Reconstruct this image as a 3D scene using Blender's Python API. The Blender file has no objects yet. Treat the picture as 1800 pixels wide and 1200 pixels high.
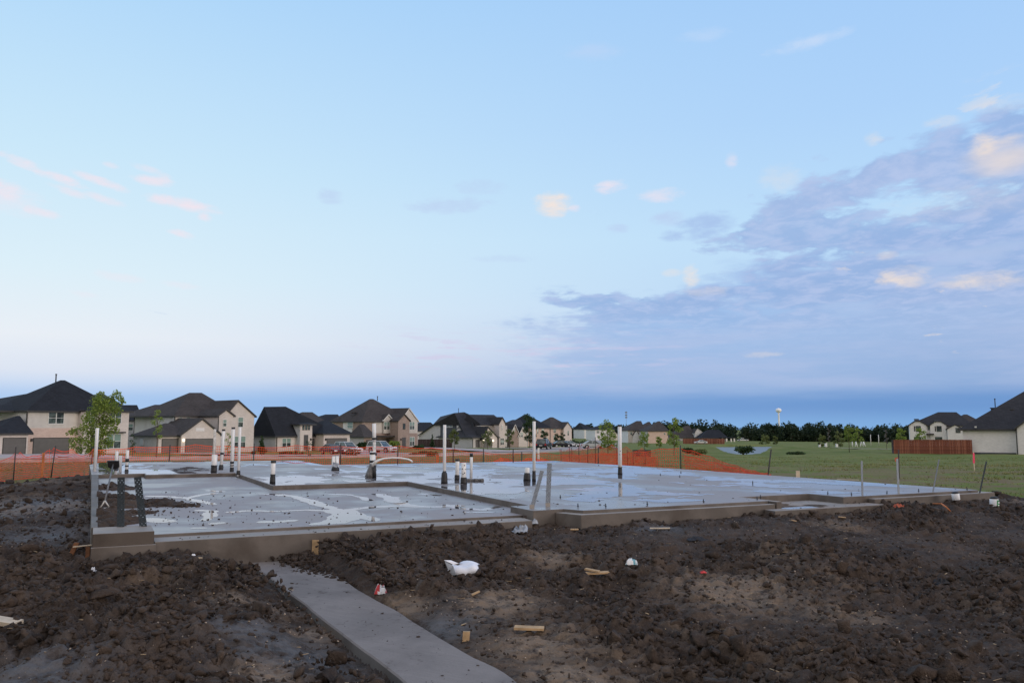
import bpy, bmesh, math, random
import numpy as np
from mathutils import Vector, Matrix
random.seed(7); rng = np.random.default_rng(11)
S = bpy.context.scene
C = S.collection
# ------------------------------------------------------------------ camera, sky, sun, exposure
FP, CAMZ, PITCH = 1450.0, 1.8, math.atan(150 / 1450.0)      # focal length in px of the 1800 px wide photograph
cam = bpy.data.objects.new('camera', bpy.data.cameras.new('camera')); C.objects.link(cam)
cam.location = (0, 0, CAMZ); cam.rotation_euler = (math.pi / 2 + PITCH, 0, 0)
cam.data.sensor_width = 36; cam.data.lens = 36 * FP / 1800; cam.data.clip_start = .1; cam.data.clip_end = 9000
S.camera = cam
SUN_EL, SUN_AZ = math.radians(7), math.radians(112)          # azimuth clockwise from the view direction (+Y): low, right and a little behind
sl = bpy.data.lights.new('sun', 'SUN'); sl.energy = 1.15; sl.angle = math.radians(24); sl.color = (1, .87, .77)
sun = bpy.data.objects.new('sun', sl); C.objects.link(sun)
sd = Vector((math.sin(SUN_AZ) * math.cos(SUN_EL), math.cos(SUN_AZ) * math.cos(SUN_EL), math.sin(SUN_EL)))
sun.rotation_euler = sd.to_track_quat('Z', 'Y').to_euler(); sun.location = (40, -20, 30)
S.view_settings.view_transform = 'Standard'; S.view_settings.look = 'None'
S.view_settings.exposure = 0; S.view_settings.gamma = 1; S.view_settings.use_curve_mapping = False

def ray(px, py):
    x = (px - 900) / FP; y = (600 - py) / FP; c, s = math.cos(PITCH), math.sin(PITCH)
    return Vector((x, c - y * s, s + y * c))
def lin(c):
    return tuple(((v / 255) / 12.92 if v / 255 <= .04045 else ((v / 255 + .055) / 1.055) ** 2.4) for v in c)

class NG:
    """small helper to write node graphs"""
    def __init__(s, tree): s.t = tree; s.n = tree.nodes; s.l = tree.links
    def put(s, sock, v):
        if isinstance(v, bpy.types.NodeSocket): s.l.new(v, sock)
        elif v is not None:
            if sock.type == 'RGBA' and len(v) == 3: v = (*v, 1)
            sock.default_value = v
    def node(s, typ, props=None, **ins):
        nd = s.n.new(typ)
        for k, v in (props or {}).items(): setattr(nd, k, v)
        for k, v in ins.items():
            key = int(k[1:]) if k[0] == 'i' and k[1:].isdigit() else k.replace('_', ' ')
            s.put(nd.inputs[key], v)
        return nd
    def m(s, op, a, b=0.0, c=None, clamp=False):
        nd = s.n.new('ShaderNodeMath'); nd.operation = op; nd.use_clamp = clamp
        s.put(nd.inputs[0], a); s.put(nd.inputs[1], b)
        if c is not None: s.put(nd.inputs[2], c)
        return nd.outputs[0]
    def ss(s, v, a, b, o0=0.0, o1=1.0):
        nd = s.n.new('ShaderNodeMapRange'); nd.interpolation_type = 'SMOOTHSTEP'
        s.put(nd.inputs[0], v); s.put(nd.inputs[1], a); s.put(nd.inputs[2], b); s.put(nd.inputs[3], o0); s.put(nd.inputs[4], o1)
        return nd.outputs[0]
    def mix(s, f, a, b, blend='MIX'):
        nd = s.n.new('ShaderNodeMix'); nd.data_type = 'RGBA'; nd.blend_type = blend
        s.put(nd.inputs[0], f); s.put(nd.inputs[6], a); s.put(nd.inputs[7], b)
        return nd.outputs[2]
    def noise(s, vec, scale, detail=4, rough=.55, dist=0.0):
        nd = s.n.new('ShaderNodeTexNoise')
        if vec is not None: s.put(nd.inputs['Vector'], vec)
        nd.inputs['Scale'].default_value = scale; nd.inputs['Detail'].default_value = detail
        nd.inputs['Roughness'].default_value = rough; nd.inputs['Distortion'].default_value = dist
        return nd.outputs['Fac']
    def ramp(s, f, stops):
        nd = s.n.new('ShaderNodeValToRGB'); s.put(nd.inputs[0], f)
        e = nd.color_ramp.elements
        while len(e) < len(stops): e.new(.5)
        for el, (p, c) in zip(e, stops): el.position = p; el.color = (*c, 1)
        return nd.outputs[0]
    def xyz(s, x, y, z):
        nd = s.n.new('ShaderNodeCombineXYZ')
        for i, v in enumerate((x, y, z)): s.put(nd.inputs[i], v)
        return nd.outputs[0]

world = bpy.data.worlds.new('World'); S.world = world; world.use_nodes = True
def build_sky():
    g = NG(world.node_tree); g.n.clear()
    tc = g.node('ShaderNodeTexCoord').outputs['Generated']
    sp = g.node('ShaderNodeSeparateXYZ', i0=tc); dx, dy, dz = sp.outputs
    el = g.m('MULTIPLY', g.m('ARCSINE', dz), 180 / math.pi)
    az = g.m('MULTIPLY', g.m('ARCTAN2', dx, dy), 180 / math.pi)
    right = g.ss(dx, -.55, .55)
    t = g.m('DIVIDE', el, 40.0, clamp=True)
    L = g.ramp(t, [(0, lin((172, 206, 247))), (.045, lin((180, 210, 248))), (.085, lin((222, 231, 248))), (.14, lin((236, 242, 251))), (.24, lin((224, 243, 254))), (.42, lin((206, 236, 255))), (.70, lin((178, 219, 255))), (1, lin((142, 190, 250)))])
    R = g.ramp(t, [(0, lin((116, 168, 224))), (.05, lin((100, 151, 213))), (.075, lin((122, 164, 219))), (.11, lin((158, 188, 232))), (.2, lin((186, 217, 250))), (.32, lin((190, 225, 255))), (.5, lin((176, 214, 255))), (.75, lin((164, 206, 253))), (1, lin((130, 180, 245)))])
    base = g.mix(right, L, R)
    # the half of the sky behind the camera and overhead: out of view, made paler and warmer to fill and neutralise the light
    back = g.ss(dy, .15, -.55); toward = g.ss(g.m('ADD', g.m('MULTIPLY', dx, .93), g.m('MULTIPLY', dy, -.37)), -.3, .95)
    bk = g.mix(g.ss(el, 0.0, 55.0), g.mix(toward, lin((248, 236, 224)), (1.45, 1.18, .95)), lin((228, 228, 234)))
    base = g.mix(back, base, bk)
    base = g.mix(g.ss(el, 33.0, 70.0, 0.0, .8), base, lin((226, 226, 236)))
    # low sun physically based sky mixed under the graded one
    nis = g.node('ShaderNodeTexSky', dict(sky_type='NISHITA', sun_disc=False, sun_elevation=SUN_EL, sun_rotation=SUN_AZ, air_density=1.2, dust_density=.6)).outputs[0]
    # flat cloud sheet coordinates
    k = g.m('ADD', g.m('MAXIMUM', dz, 0.0), .10)
    P = g.xyz(g.m('DIVIDE', dx, k), g.m('MULTIPLY', g.m('DIVIDE', dy, k), .85), 0.0)
    n1 = g.noise(P, 2.5, 5, .52, .15)
    n2 = g.noise(P, 8.5, 6, .62, .3)
    nbig = g.noise(P, .9, 3, .5)
    n = g.m('ADD', g.m('MULTIPLY', n1, .66), g.m('MULTIPLY', n2, .34))
    # big bank on the right: below a line that climbs to the right
    line = g.m('SUBTRACT', g.m('ADD', 9.2, g.m('MULTIPLY', az, .43)), el)       # >0 inside (deg)
    line = g.m('ADD', line, g.m('MULTIPLY', g.m('SUBTRACT', nbig, .5), 16.0))
    inside = g.m('MULTIPLY', g.ss(line, -3.0, 4.5), g.ss(az, -5.0, 7.0))
    inside = g.m('MULTIPLY', inside, g.ss(az, 70.0, 120.0, 1.0, .35))
    lowfill = g.m('MULTIPLY', g.ss(el, 9.0, 4.0), g.ss(az, -1.0, 10.0))
    # a clear lane between the high field and the low bank
    lane = g.m('SUBTRACT', el, g.m('ADD', 10.0, g.m('MULTIPLY', az, .03)))
    lane = g.m('MULTIPLY', g.m('MULTIPLY', g.ss(lane, -1.6, -.3), g.ss(lane, 1.9, .5)), g.ss(az, 22.0, 13.0))
    inside = g.m('MULTIPLY', inside, g.m('SUBTRACT', 1.0, g.m('MULTIPLY', lane, .8)))
    thr = g.m('SUBTRACT', .66, g.m('MULTIPLY', inside, .235))
    dens = g.m('MULTIPLY', g.ss(g.m('SUBTRACT', n, thr), -.024, .070), g.ss(el, 5.5, 9.0, .08, 1.0))
    # smoother low bank under it, ragged along its upper edge
    low = g.m('ADD', g.m('SUBTRACT', g.m('ADD', 8.1, g.m('MULTIPLY', g.m('MINIMUM', az, 40.0), .20)), el), g.m('MULTIPLY', g.m('SUBTRACT', n, .5), 11.0))
    low = g.m('MULTIPLY', g.ss(low, -.3, 2.2), g.ss(g.m('ADD', az, g.m('MULTIPLY', g.m('SUBTRACT', n, .5), 22.0)), -1.5, 8.0)); low = g.m('MULTIPLY', low, g.ss(az, 80.0, 130.0, 1.0, .3))
    lcol = g.mix(g.ss(el, 2.0, 9.0), lin((160, 188, 230)), lin((158, 192, 238)))
    lcol = g.mix(g.ss(az, 14.0, 32.0, 0.0, .55), lcol, g.mix(g.ss(el, 3.0, 7.5), lin((140, 172, 218)), lin((172, 188, 226))))
    lcol = g.mix(g.m('MULTIPLY', g.ss(n2, .40, .66, 0.0, .40), g.ss(el, 4.0, 8.0)), lcol, lin((180, 203, 242)))
    lcol = g.mix(g.ss(g.noise(g.xyz(g.m('MULTIPLY', az, .10), g.m('MULTIPLY', el, .8), 2.0), 1.0, 5, .55), .4, .65, 0.0, .45), lcol, lin((184, 198, 234)))
    ccol = g.mix(g.ss(el, 3.0, 18.0), lin((146, 179, 227)), lin((152, 182, 230)))
    ccol = g.mix(g.ss(n2, .40, .66, 0.0, .55), ccol, lin((196, 209, 243)))
    pink = g.m('MULTIPLY', g.ss(g.noise(P, 1.5, 3, .5, .4), .50, .68), g.ss(az, 4.0, 26.0, .25, .8))
    ccol = g.mix(g.m('MULTIPLY', pink, .2), ccol, lin((208, 206, 234)))
    base = g.mix(g.m('MULTIPLY', low, .88), base, lcol)
    col = g.mix(g.m('MULTIPLY', dens, .86), base, ccol)
    # sunlit rims, warm white, mostly to the right
    w = g.m('SUBTRACT', g.noise(g.xyz(g.m('ADD', g.m('DIVIDE', dx, k), 7.3), g.m('DIVIDE', dy, k), 2.0), 3.4, 6, .62, .3), g.m('ADD', .675, g.ss(az, 30.0, 4.0, -.015, .045)))
    warm = g.m('MULTIPLY', g.ss(w, -.02, .05), g.m('MULTIPLY', g.ss(inside, .25, .7), g.m('MULTIPLY', g.ss(el, 3.5, 6.0), g.ss(az, 2.0, 12.0))))
    col = g.mix(g.m('MULTIPLY', warm, .35), col, lin((255, 236, 218)))
    nf = g.noise(g.xyz(g.m('MULTIPLY', az, .9), g.m('MULTIPLY', el, 2.2), 1.0), .8, 6, .62, .3)
    for px, py, rx, ry, q in ((1563, 489, .8, .42, .95), (1603, 494, .9, .5, .9), (1585, 478, 1.3, .4, .5), (1215, 487, .5, .75, .85), (1240, 512, 1.4, .3, .4), (1726, 258, .7, .75, .95), (1765, 247, 1.1, .3, .6), (1735, 494, 1.9, .5, .75), (1680, 497, 1.2, .4, .5), (1535, 245, .55, .35, .6), (1658, 214, .9, .35, .45), (1762, 185, 1.5, .5, .35), (1372, 314, 1.3, .8, .35), (1558, 450, .6, .25, .6), (1180, 480, .6, .25, .5), (1340, 623, 1.0, .18, .5), (1720, 350, 4.5, 1.0, .22)):
        d_ = ray(px, py).normalized(); a0 = math.degrees(math.atan2(d_.x, d_.y)); e0 = math.degrees(math.asin(d_.z))
        u_ = g.m('MULTIPLY', g.m('SUBTRACT', az, a0), 1 / rx); v_ = g.m('MULTIPLY', g.m('SUBTRACT', el, e0), 1 / ry)
        r_ = g.m('ADD', g.m('MULTIPLY', u_, u_), g.m('MULTIPLY', v_, v_)); r_ = g.m('ADD', r_, g.m('MULTIPLY', g.m('SUBTRACT', nf, .5), 4.5))
        col = g.mix(g.ss(r_, 1.9, -.9, 0.0, q * .72), col, lin((250, 233, 220)))
    # one soft glowing cloud at the right edge of the view
    gx = g.m('DIVIDE', g.m('SUBTRACT', az, 31.6), 2.6); gy = g.m('DIVIDE', g.m('SUBTRACT', el, 15.9), 1.1)
    r2 = g.m('ADD', g.m('MULTIPLY', gx, gx), g.m('MULTIPLY', gy, gy))
    glow = g.ss(g.m('ADD', r2, g.m('MULTIPLY', g.m('SUBTRACT', n1, .5), 2.6)), 1.5, -.1)
    col = g.mix(g.m('MULTIPLY', glow, .65), col, lin((254, 232, 212)))
    # small single clouds: (direction in px of the view, half sizes in degrees, tilt, colour, strength)
    PK, WM, LV = (246, 233, 243), (251, 234, 224), (190, 207, 243)
    for px, py, rx, ry, tl, cc, q in ((104, 313, 1.3, .30, .22, PK, .9), (172, 317, 1.5, .26, .25, PK, .8), (122, 336, 1.1, .24, .25, PK, .6), (182, 350, 1.0, .28, .2, PK, .6), (268, 318, 1.1, .34, .05, PK, .85), (262, 299, 1.2, .22, .2, PK, .5), (322, 359, 2.0, .38, .12, PK, .95), (360, 382, .45, .26, .1, PK, .85), (318, 411, .8, .24, .15, PK, .8), (34, 284, 1.1, .28, .25, PK, .7), (2, 330, 1.0, .5, .2, PK, .85), (70, 372, 1.0, .25, .15, PK, .7), (10, 350, 2.2, .8, .1, PK, .35), (196, 291, .5, .18, .1, PK, .6), (212, 488, 1.4, .3, .1, PK, .3), (320, 502, 1.2, .22, .1, PK, .3), (150, 518, .8, .2, .1, PK, .25),
                                  (580, 346, .8, .5, 0, LV, .5), (790, 362, 2.6, .5, -.05, LV, .55), (845, 330, 1.6, .5, 0, LV, .35), (972, 359, 1.25, .75, 0, WM, .95), (1010, 366, .4, .25, 0, PK, .6), (1075, 328, 1.0, .42, -.05, PK, .8), (1165, 343, 1.4, .45, 0, PK, .6), (1286, 282, .4, .5, 0, PK, .5), (1175, 384, 1.1, .5, 0, LV, .6), (1238, 398, 1.8, .8, -.1, (168, 194, 238), .8), (1182, 414, .8, .4, 0, (172, 198, 240), .7), (1085, 402, .8, .3, 0, LV, .5), (1420, 75, 2.4, .4, -.12, (226, 234, 252), .45), (1240, 62, 1.6, .4, 0, (222, 232, 252), .25), (1040, 92, 2.0, .5, 0, (206, 220, 250), .3), (890, 455, 2.0, .25, 0, LV, .3)):
        d_ = ray(px, py).normalized(); a0 = math.degrees(math.atan2(d_.x, d_.y)); e0 = math.degrees(math.asin(d_.z))
        u_ = g.m('MULTIPLY', g.m('SUBTRACT', az, a0), 1 / rx); v_ = g.m('MULTIPLY', g.m('ADD', g.m('SUBTRACT', el, e0), g.m('MULTIPLY', g.m('SUBTRACT', az, a0), tl)), 1 / ry)
        r_ = g.m('ADD', g.m('MULTIPLY', u_, u_), g.m('MULTIPLY', v_, v_)); r_ = g.m('ADD', r_, g.m('MULTIPLY', g.m('SUBTRACT', nf, .5), 3.6))
        col = g.mix(g.ss(r_, 1.8, -.6, 0.0, q), col, lin(cc))
    # faint pinkish streak line low in the middle
    st = g.m('MULTIPLY', g.ss(g.noise(g.xyz(g.m('MULTIPLY', az, .25), g.m('MULTIPLY', el, 2.0), 9.0), .9, 6, .62), .50, .66), g.m('MULTIPLY', g.m('MULTIPLY', g.ss(el, 3.0, 4.2), g.ss(el, 7.4, 5.6)), g.m('MULTIPLY', g.ss(az, -14.0, -4.0), g.ss(az, 16.0, 4.0))))
    col = g.mix(g.m('MULTIPLY', st, .6), col, lin((214, 206, 236)))
    # dark far bank just above the horizon
    e2 = g.m('ADD', el, g.m('MULTIPLY', g.m('SUBTRACT', g.noise(g.xyz(g.m('MULTIPLY', az, .12), el, 5.0), 1.2, 4, .5), .5), 1.0))
    bank = g.m('MULTIPLY', g.ss(e2, 3.0, 1.5), g.ss(az, -30.0, -4.0, .25, 1.0))
    bcol = g.mix(g.ss(az, -25.0, 25.0), lin((140, 184, 236)), lin((98, 149, 211)))
    bcol = g.mix(g.ss(el, 1.4, 0.0), bcol, g.mix(right, lin((156, 198, 242)), lin((122, 174, 228))))
    col = g.mix(g.m('MULTIPLY', bank, .85), col, bcol)
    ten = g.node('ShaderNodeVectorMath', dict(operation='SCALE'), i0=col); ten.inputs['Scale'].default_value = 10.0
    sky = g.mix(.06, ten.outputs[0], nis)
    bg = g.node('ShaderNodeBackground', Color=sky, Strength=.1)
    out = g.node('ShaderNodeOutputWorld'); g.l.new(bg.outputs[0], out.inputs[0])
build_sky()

# ------------------------------------------------------------------ helpers: pixels of the photograph -> points of the place
def onz(px, py, z):
    d = ray(px, py); t = (z - CAMZ) / d.z
    return Vector((d.x * t, d.y * t, z))
def ony(px, py, Y):
    d = ray(px, py); t = Y / d.y
    return Vector((d.x * t, Y, CAMZ + d.z * t))

# numpy noises
def _h(ix, iy, seed):
    n = (ix.astype(np.int64) * 374761393 + iy.astype(np.int64) * 668265263 + seed * 1442695041) & 0x7fffffff
    n = ((n ^ (n >> 13)) * 1274126177) & 0x7fffffff
    n = ((n ^ (n >> 15)) * 1103515245 + 12345) & 0x7fffffff
    return ((n >> 7) & 0xffff) / 65535.0
def vnoise(x, y, seed=0):
    ix, iy = np.floor(x), np.floor(y); fx, fy = x - ix, y - iy
    fx = fx * fx * fx * (fx * (fx * 6 - 15) + 10); fy = fy * fy * fy * (fy * (fy * 6 - 15) + 10)
    a = _h(ix, iy, seed); b = _h(ix + 1, iy, seed); c = _h(ix, iy + 1, seed); d = _h(ix + 1, iy + 1, seed)
    return (a + (b - a) * fx) * (1 - fy) + (c + (d - c) * fx) * fy
def fbm(x, y, oct=4, seed=0, gain=.5):
    v = 0; a = 1; t = 0
    for o in range(oct):
        v = v + a * vnoise(x * 2 ** o + 17.3 * o, y * 2 ** o - 9.1 * o, seed + o); t += a; a *= gain
    return v / t
def clod(x, y, s, seed):
    """rounded lumps of size s: height 0..1"""
    xx, yy = x / s, y / s; ix, iy = np.floor(xx), np.floor(yy); best = np.zeros_like(xx)
    for i in (-1, 0, 1):
        for j in (-1, 0, 1):
            cx, cy = ix + i, iy + j
            r = .35 + .4 * _h(cx, cy, seed + 2)
            px = cx + _h(cx, cy, seed); py = cy + _h(cx, cy, seed + 1)
            q = 1 - ((xx - px) ** 2 + (yy - py) ** 2) / (r * r)
            best = np.maximum(best, np.sqrt(np.clip(q, 0, 1)) * r * 1.3)
    return best
def shard(x, y, s, seed):
    """broken blocks of size s: every cell a tilted facet with a crack round it, height 0..1"""
    xx, yy = x / s, y / s; ix, iy = np.floor(xx), np.floor(yy); f1 = np.full(xx.shape, 9.0); f2 = f1.copy(); h = np.zeros_like(xx)
    for i in (-1, 0, 1):
        for j in (-1, 0, 1):
            cx, cy = ix + i, iy + j; px = cx + _h(cx, cy, seed); py = cy + _h(cx, cy, seed + 1); dx, dy = xx - px, yy - py; d = np.hypot(dx, dy)
            k = _h(cx, cy, seed + 2); hh = k * k * .8 + .35 * k + dx * (_h(cx, cy, seed + 3) - .5) * 1.1 + dy * (_h(cx, cy, seed + 4) - .62) * 1.1
            n = d < f1; f2 = np.where(n, f1, np.minimum(f2, d)); h = np.where(n, hh, h); f1 = np.where(n, d, f1)
    e = np.clip((f2 - f1) / .32, 0, 1); return np.clip(h, -.1, 1.2) * e * (2 - e)
def sstep(x, a, b):
    t = np.clip((x - a) / (b - a), 0, 1); return t * t * (3 - 2 * t)

# the building grid: origin at the front left corner of the foundation
ANG = math.radians(26.5); CA, SA = math.cos(ANG), math.sin(ANG); OX, OY = -4.832, 9.682
def uvw(u, v, z=0.0): return Vector((OX + u * CA - v * SA, OY + u * SA + v * CA, z))
def touv(x, y):
    dx, dy = x - OX, y - OY
    return dx * CA + dy * SA, -dx * SA + dy * CA

ZMAIN, ZGAR = .60, .51
PROF = np.array([(-30, 0), (7, 0), (20, 0), (30, -.06), (45, -.36), (60, -.76), (80, -1.2), (105, -1.62), (130, -1.95), (160, -2.35), (185, -2.85), (200, -3.1), (300, -4.6), (450, -6.9), (800, -10), (3000, -14), (9000, -30)], float)
POND_Z = -2.05
POND = [onz(x, y, POND_Z) for x, y in ((1250, 785.6), (1300, 785.0), (1365, 784.6), (1350, 791), (1336, 797), (1318, 799), (1298, 798.5), (1280, 795.5), (1264, 790.5))]
MOUNDS = []          # (x, y, height, radius)
def add_mound(px, py, h, r, z=.25):
    p = onz(px, py, z); MOUNDS.append((p.x, p.y, h, r))
for a in ((800, 965, .10, .55), (700, 968, .06, .5), (935, 930, .10, .40), (870, 950, .10, .45), (1000, 945, .03, .6), (1405, 980, .13, .55), (1450, 1010, .08, .6), (1340, 900, .08, .25),
          (1630, 893, .16, .55), (1570, 905, .06, .5), (1740, 905, .05, .9), (1780, 985, .09, .6), (330, 960, .05, .6), (300, 1100, .10, .8), (150, 1120, .08, .9),
          (1480, 1110, .06, .5), (1050, 1070, .05, .7), (1330, 1180, .07, .4), (60, 900, .05, 1.2)):
    add_mound(*a)
def polydist(x, y, poly):
    """signed distance to a polygon, negative inside (numpy)"""
    x = np.asarray(x, float); y = np.asarray(y, float); d = np.full(x.shape, 1e18); ins = np.zeros(x.shape, bool); n = len(poly)
    for i in range(n):
        ax, ay = poly[i][0], poly[i][1]; bx, by = poly[(i + 1) % n][0], poly[(i + 1) % n][1]
        ex, ey = bx - ax, by - ay; wx, wy = x - ax, y - ay
        t = np.clip((wx * ex + wy * ey) / (ex * ex + ey * ey), 0, 1)
        d = np.minimum(d, (wx - ex * t) ** 2 + (wy - ey * t) ** 2)
        c = ((ay <= y) & (by > y)) | ((by <= y) & (ay > y))
        ins ^= c & (x < ax + (y - ay) / np.where(ey == 0, 1e-9, ey) * ex)
    return np.where(ins, -1, 1) * np.sqrt(d)
def ground(x, y):
    x = np.asarray(x, float); y = np.asarray(y, float)
    z = np.interp(y, PROF[:, 0], PROF[:, 1])
    z = z + 2.3 * np.exp(-((x - 45) / 90) ** 2 - ((y - 500) / 110) ** 2)
    u, v = touv(x, y)
    du = np.maximum(np.maximum(-u, u - 15.2), 0); dv = np.maximum(np.maximum(-.6 - v, v - 15.5), 0)
    z = z + (.37 - .045 * sstep(-v, .0, .4) * (1 - sstep(u, 4.5, 6.2)) - np.clip(z, -.3, 1)) * (1 - sstep(np.hypot(du, dv), .2, 5.5))
    for mx, my, h, r in MOUNDS: z = z + h * np.exp(-((x - mx) ** 2 + (y - my) ** 2) / (r * r))
    z = z - .42 * np.exp(-((x + 23) / 15) ** 2 - ((y - 116) / 15) ** 2)
    far = y > 60
    if np.any(far):
        s = polydist(x, y, POND)
        rim = POND_Z + .02 + .45 * sstep(y, 135, 150)
        z2 = np.where(s < 0, POND_Z - 1.3 * sstep(-s, 0, 3), rim + (z - rim) * sstep(s, 0, 14))
        z = np.where(far, z2, z)
    return z
def gz(x, y): return float(ground(np.array([x]), np.array([y]))[0])
SURF = [None]
def gnd(px, py, lift=0.0):
    d = ray(px, py); ts = np.concatenate([np.arange(3, 30, .03), np.arange(30, 900, .3)]); zz = ground(d.x * ts, d.y * ts)
    if SURF[0] is not None: near = (ts < 26) & (dirt_sd(d.x * ts, d.y * ts) > .2); zz = np.where(near, SURF[0](d.x * ts, d.y * ts)[0], zz)
    zz = zz + lift; hit = np.nonzero(CAMZ + d.z * ts <= zz)[0]
    t = ts[hit[0]] if len(hit) else 600.0
    return Vector((d.x * t, d.y * t, float(zz[hit[0]]) if len(hit) else -8))
def gat(px, Y):
    p = ony(px, 750, Y); return Vector((p.x, Y, gz(p.x, Y)))

# ------------------------------------------------------------------ helpers: objects
def tag(o, label=None, cat=None, group=None, kind=None):
    if label: o['label'] = label
    if cat: o['category'] = cat
    if group: o['group'] = group
    if kind: o['kind'] = kind
    return o
def thing(name, label, cat, loc=(0, 0, 0), rz=0.0, group=None):
    o = bpy.data.objects.new(name, None); C.objects.link(o); o.empty_display_size = .3
    o.location = loc; o.rotation_euler = (0, 0, rz)
    return tag(o, label, cat, group)
def link(name, me, mat=None, parent=None, loc=None):
    o = bpy.data.objects.new(name, me); C.objects.link(o)
    if mat is not None:
        for m_ in (mat if isinstance(mat, (list, tuple)) else [mat]): me.materials.append(m_)
    if parent is not None: o.parent = parent
    if loc is not None: o.location = loc
    return o
def npmesh(name, V, F, smooth=False):
    me = bpy.data.meshes.new(name); V = np.asarray(V, np.float32); F = np.asarray(F, np.int32); k = F.shape[1]
    me.vertices.add(len(V)); me.vertices.foreach_set('co', V.ravel())
    me.loops.add(F.size); me.loops.foreach_set('vertex_index', F.ravel())
    me.polygons.add(len(F)); me.polygons.foreach_set('loop_start', np.arange(0, F.size, k, dtype=np.int32))
    me.polygons.foreach_set('loop_total', np.full(len(F), k, np.int32))
    if smooth: me.polygons.foreach_set('use_smooth', np.ones(len(F), bool))
    me.update(); me.validate(); return me
class MB:
    """collects shapes into one mesh"""
    def __init__(s): s.v = []; s.f = []; s.mi = []; s.sm = []
    def add(s, vs, fs, mi=0, sm=False):
        b = len(s.v); s.v += [tuple(p) for p in vs]
        for f in fs: s.f.append([b + i for i in f]); s.mi.append(mi); s.sm.append(sm)
    def box(s, x0, x1, y0, y1, z0, z1, mi=0, M=None):
        vs = [Vector((x, y, z)) for z in (z0, z1) for x, y in ((x0, y0), (x1, y0), (x1, y1), (x0, y1))]
        if M is not None: vs = [M @ p for p in vs]
        s.add(vs, [(0, 3, 2, 1), (4, 5, 6, 7), (0, 1, 5, 4), (1, 2, 6, 5), (2, 3, 7, 6), (3, 0, 4, 7)], mi)
    def poly(s, pts, z0, z1, mi_top=0, mi_side=0):
        """extrude a polygon (counter clockwise list of (x,y)) from z0 to z1"""
        n = len(pts); vs = [(p[0], p[1], z0) for p in pts] + [(p[0], p[1], z1) for p in pts]
        s.add(vs, [tuple(range(n, 2 * n))], mi_top); b = len(s.v) - 2 * n
        for i in range(n):
            j = (i + 1) % n; s.f.append([b + i, b + j, b + n + j, b + n + i]); s.mi.append(mi_side); s.sm.append(False)
    def tube(s, path, r, n=10, mi=0, caps=True, sm=True):
        path = [Vector(p) for p in path]; rs = r if isinstance(r, (list, tuple)) else [r] * len(path); rings = []
        for i, p in enumerate(path):
            t = (path[min(i + 1, len(path) - 1)] - path[max(i - 1, 0)]).normalized()
            a = t.cross(Vector((0, 0, 1)) if abs(t.z) < .9 else Vector((0, 1, 0))).normalized(); b = t.cross(a)
            rings.append([p + (a * math.cos(2 * math.pi * k / n) + b * math.sin(2 * math.pi * k / n)) * rs[i] for k in range(n)])
        b0 = len(s.v); s.v += [tuple(q) for rg in rings for q in rg]
        for i in range(len(path) - 1):
            for k in range(n):
                s.f.append([b0 + i * n + k, b0 + i * n + (k + 1) % n, b0 + (i + 1) * n + (k + 1) % n, b0 + (i + 1) * n + k]); s.mi.append(mi); s.sm.append(sm)
        if caps:
            s.f.append([b0 + k for k in range(n)][::-1]); s.mi.append(mi); s.sm.append(False)
            s.f.append([b0 + (len(path) - 1) * n + k for k in range(n)]); s.mi.append(mi); s.sm.append(False)
    def build(s, name, mat, parent=None, loc=None, recalc=True):
        me = bpy.data.meshes.new(name); me.from_pydata(s.v, [], s.f)
        me.polygons.foreach_set('material_index', s.mi); me.polygons.foreach_set('use_smooth', s.sm)
        if recalc:
            bm = bmesh.new(); bm.from_mesh(me); bmesh.ops.recalc_face_normals(bm, faces=bm.faces); bm.to_mesh(me); bm.free()
        me.update(); return link(name, me, mat, parent, loc)
def icos(sub=1):
    bm = bmesh.new(); bmesh.ops.create_icosphere(bm, subdivisions=sub, radius=1)
    V = np.array([v.co[:] for v in bm.verts]); F = np.array([[v.index for v in f.verts] for f in bm.faces]); bm.free(); return V, F

# ------------------------------------------------------------------ materials
MATS = {}
def mat(name, fn):
    m_ = bpy.data.materials.new(name); m_.use_nodes = True; g = NG(m_.node_tree)
    b = g.n['Principled BSDF']; fn(g, b); MATS[name] = m_; return m_
def oc(g): return g.node('ShaderNodeTexCoord').outputs['Object']
def bump(g, b, h, strength=.3, dist=.02):
    nd = g.node('ShaderNodeBump', Height=h, Strength=strength, Distance=dist); g.l.new(nd.outputs[0], b.inputs['Normal'])
def plain(name, col, rough=.6, var=.12, scale=6.0, metal=0.0, spec=.5, bmp=0.0, emit=None):
    def fn(g, b):
        n = g.noise(oc(g), scale, 5, .6)
        c = g.mix(g.ss(n, .3, .7), [v * (1 - var) for v in col], [min(1, v * (1 + var)) for v in col])
        g.put(b.inputs['Base Color'], c); b.inputs['Roughness'].default_value = rough; b.inputs['Metallic'].default_value = metal
        b.inputs['Specular IOR Level'].default_value = spec
        if bmp: bump(g, b, n, bmp)
        if emit: b.inputs['Emission Color'].default_value = (*emit[0], 1); b.inputs['Emission Strength'].default_value = emit[1]
    return mat(name, fn)
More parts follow.
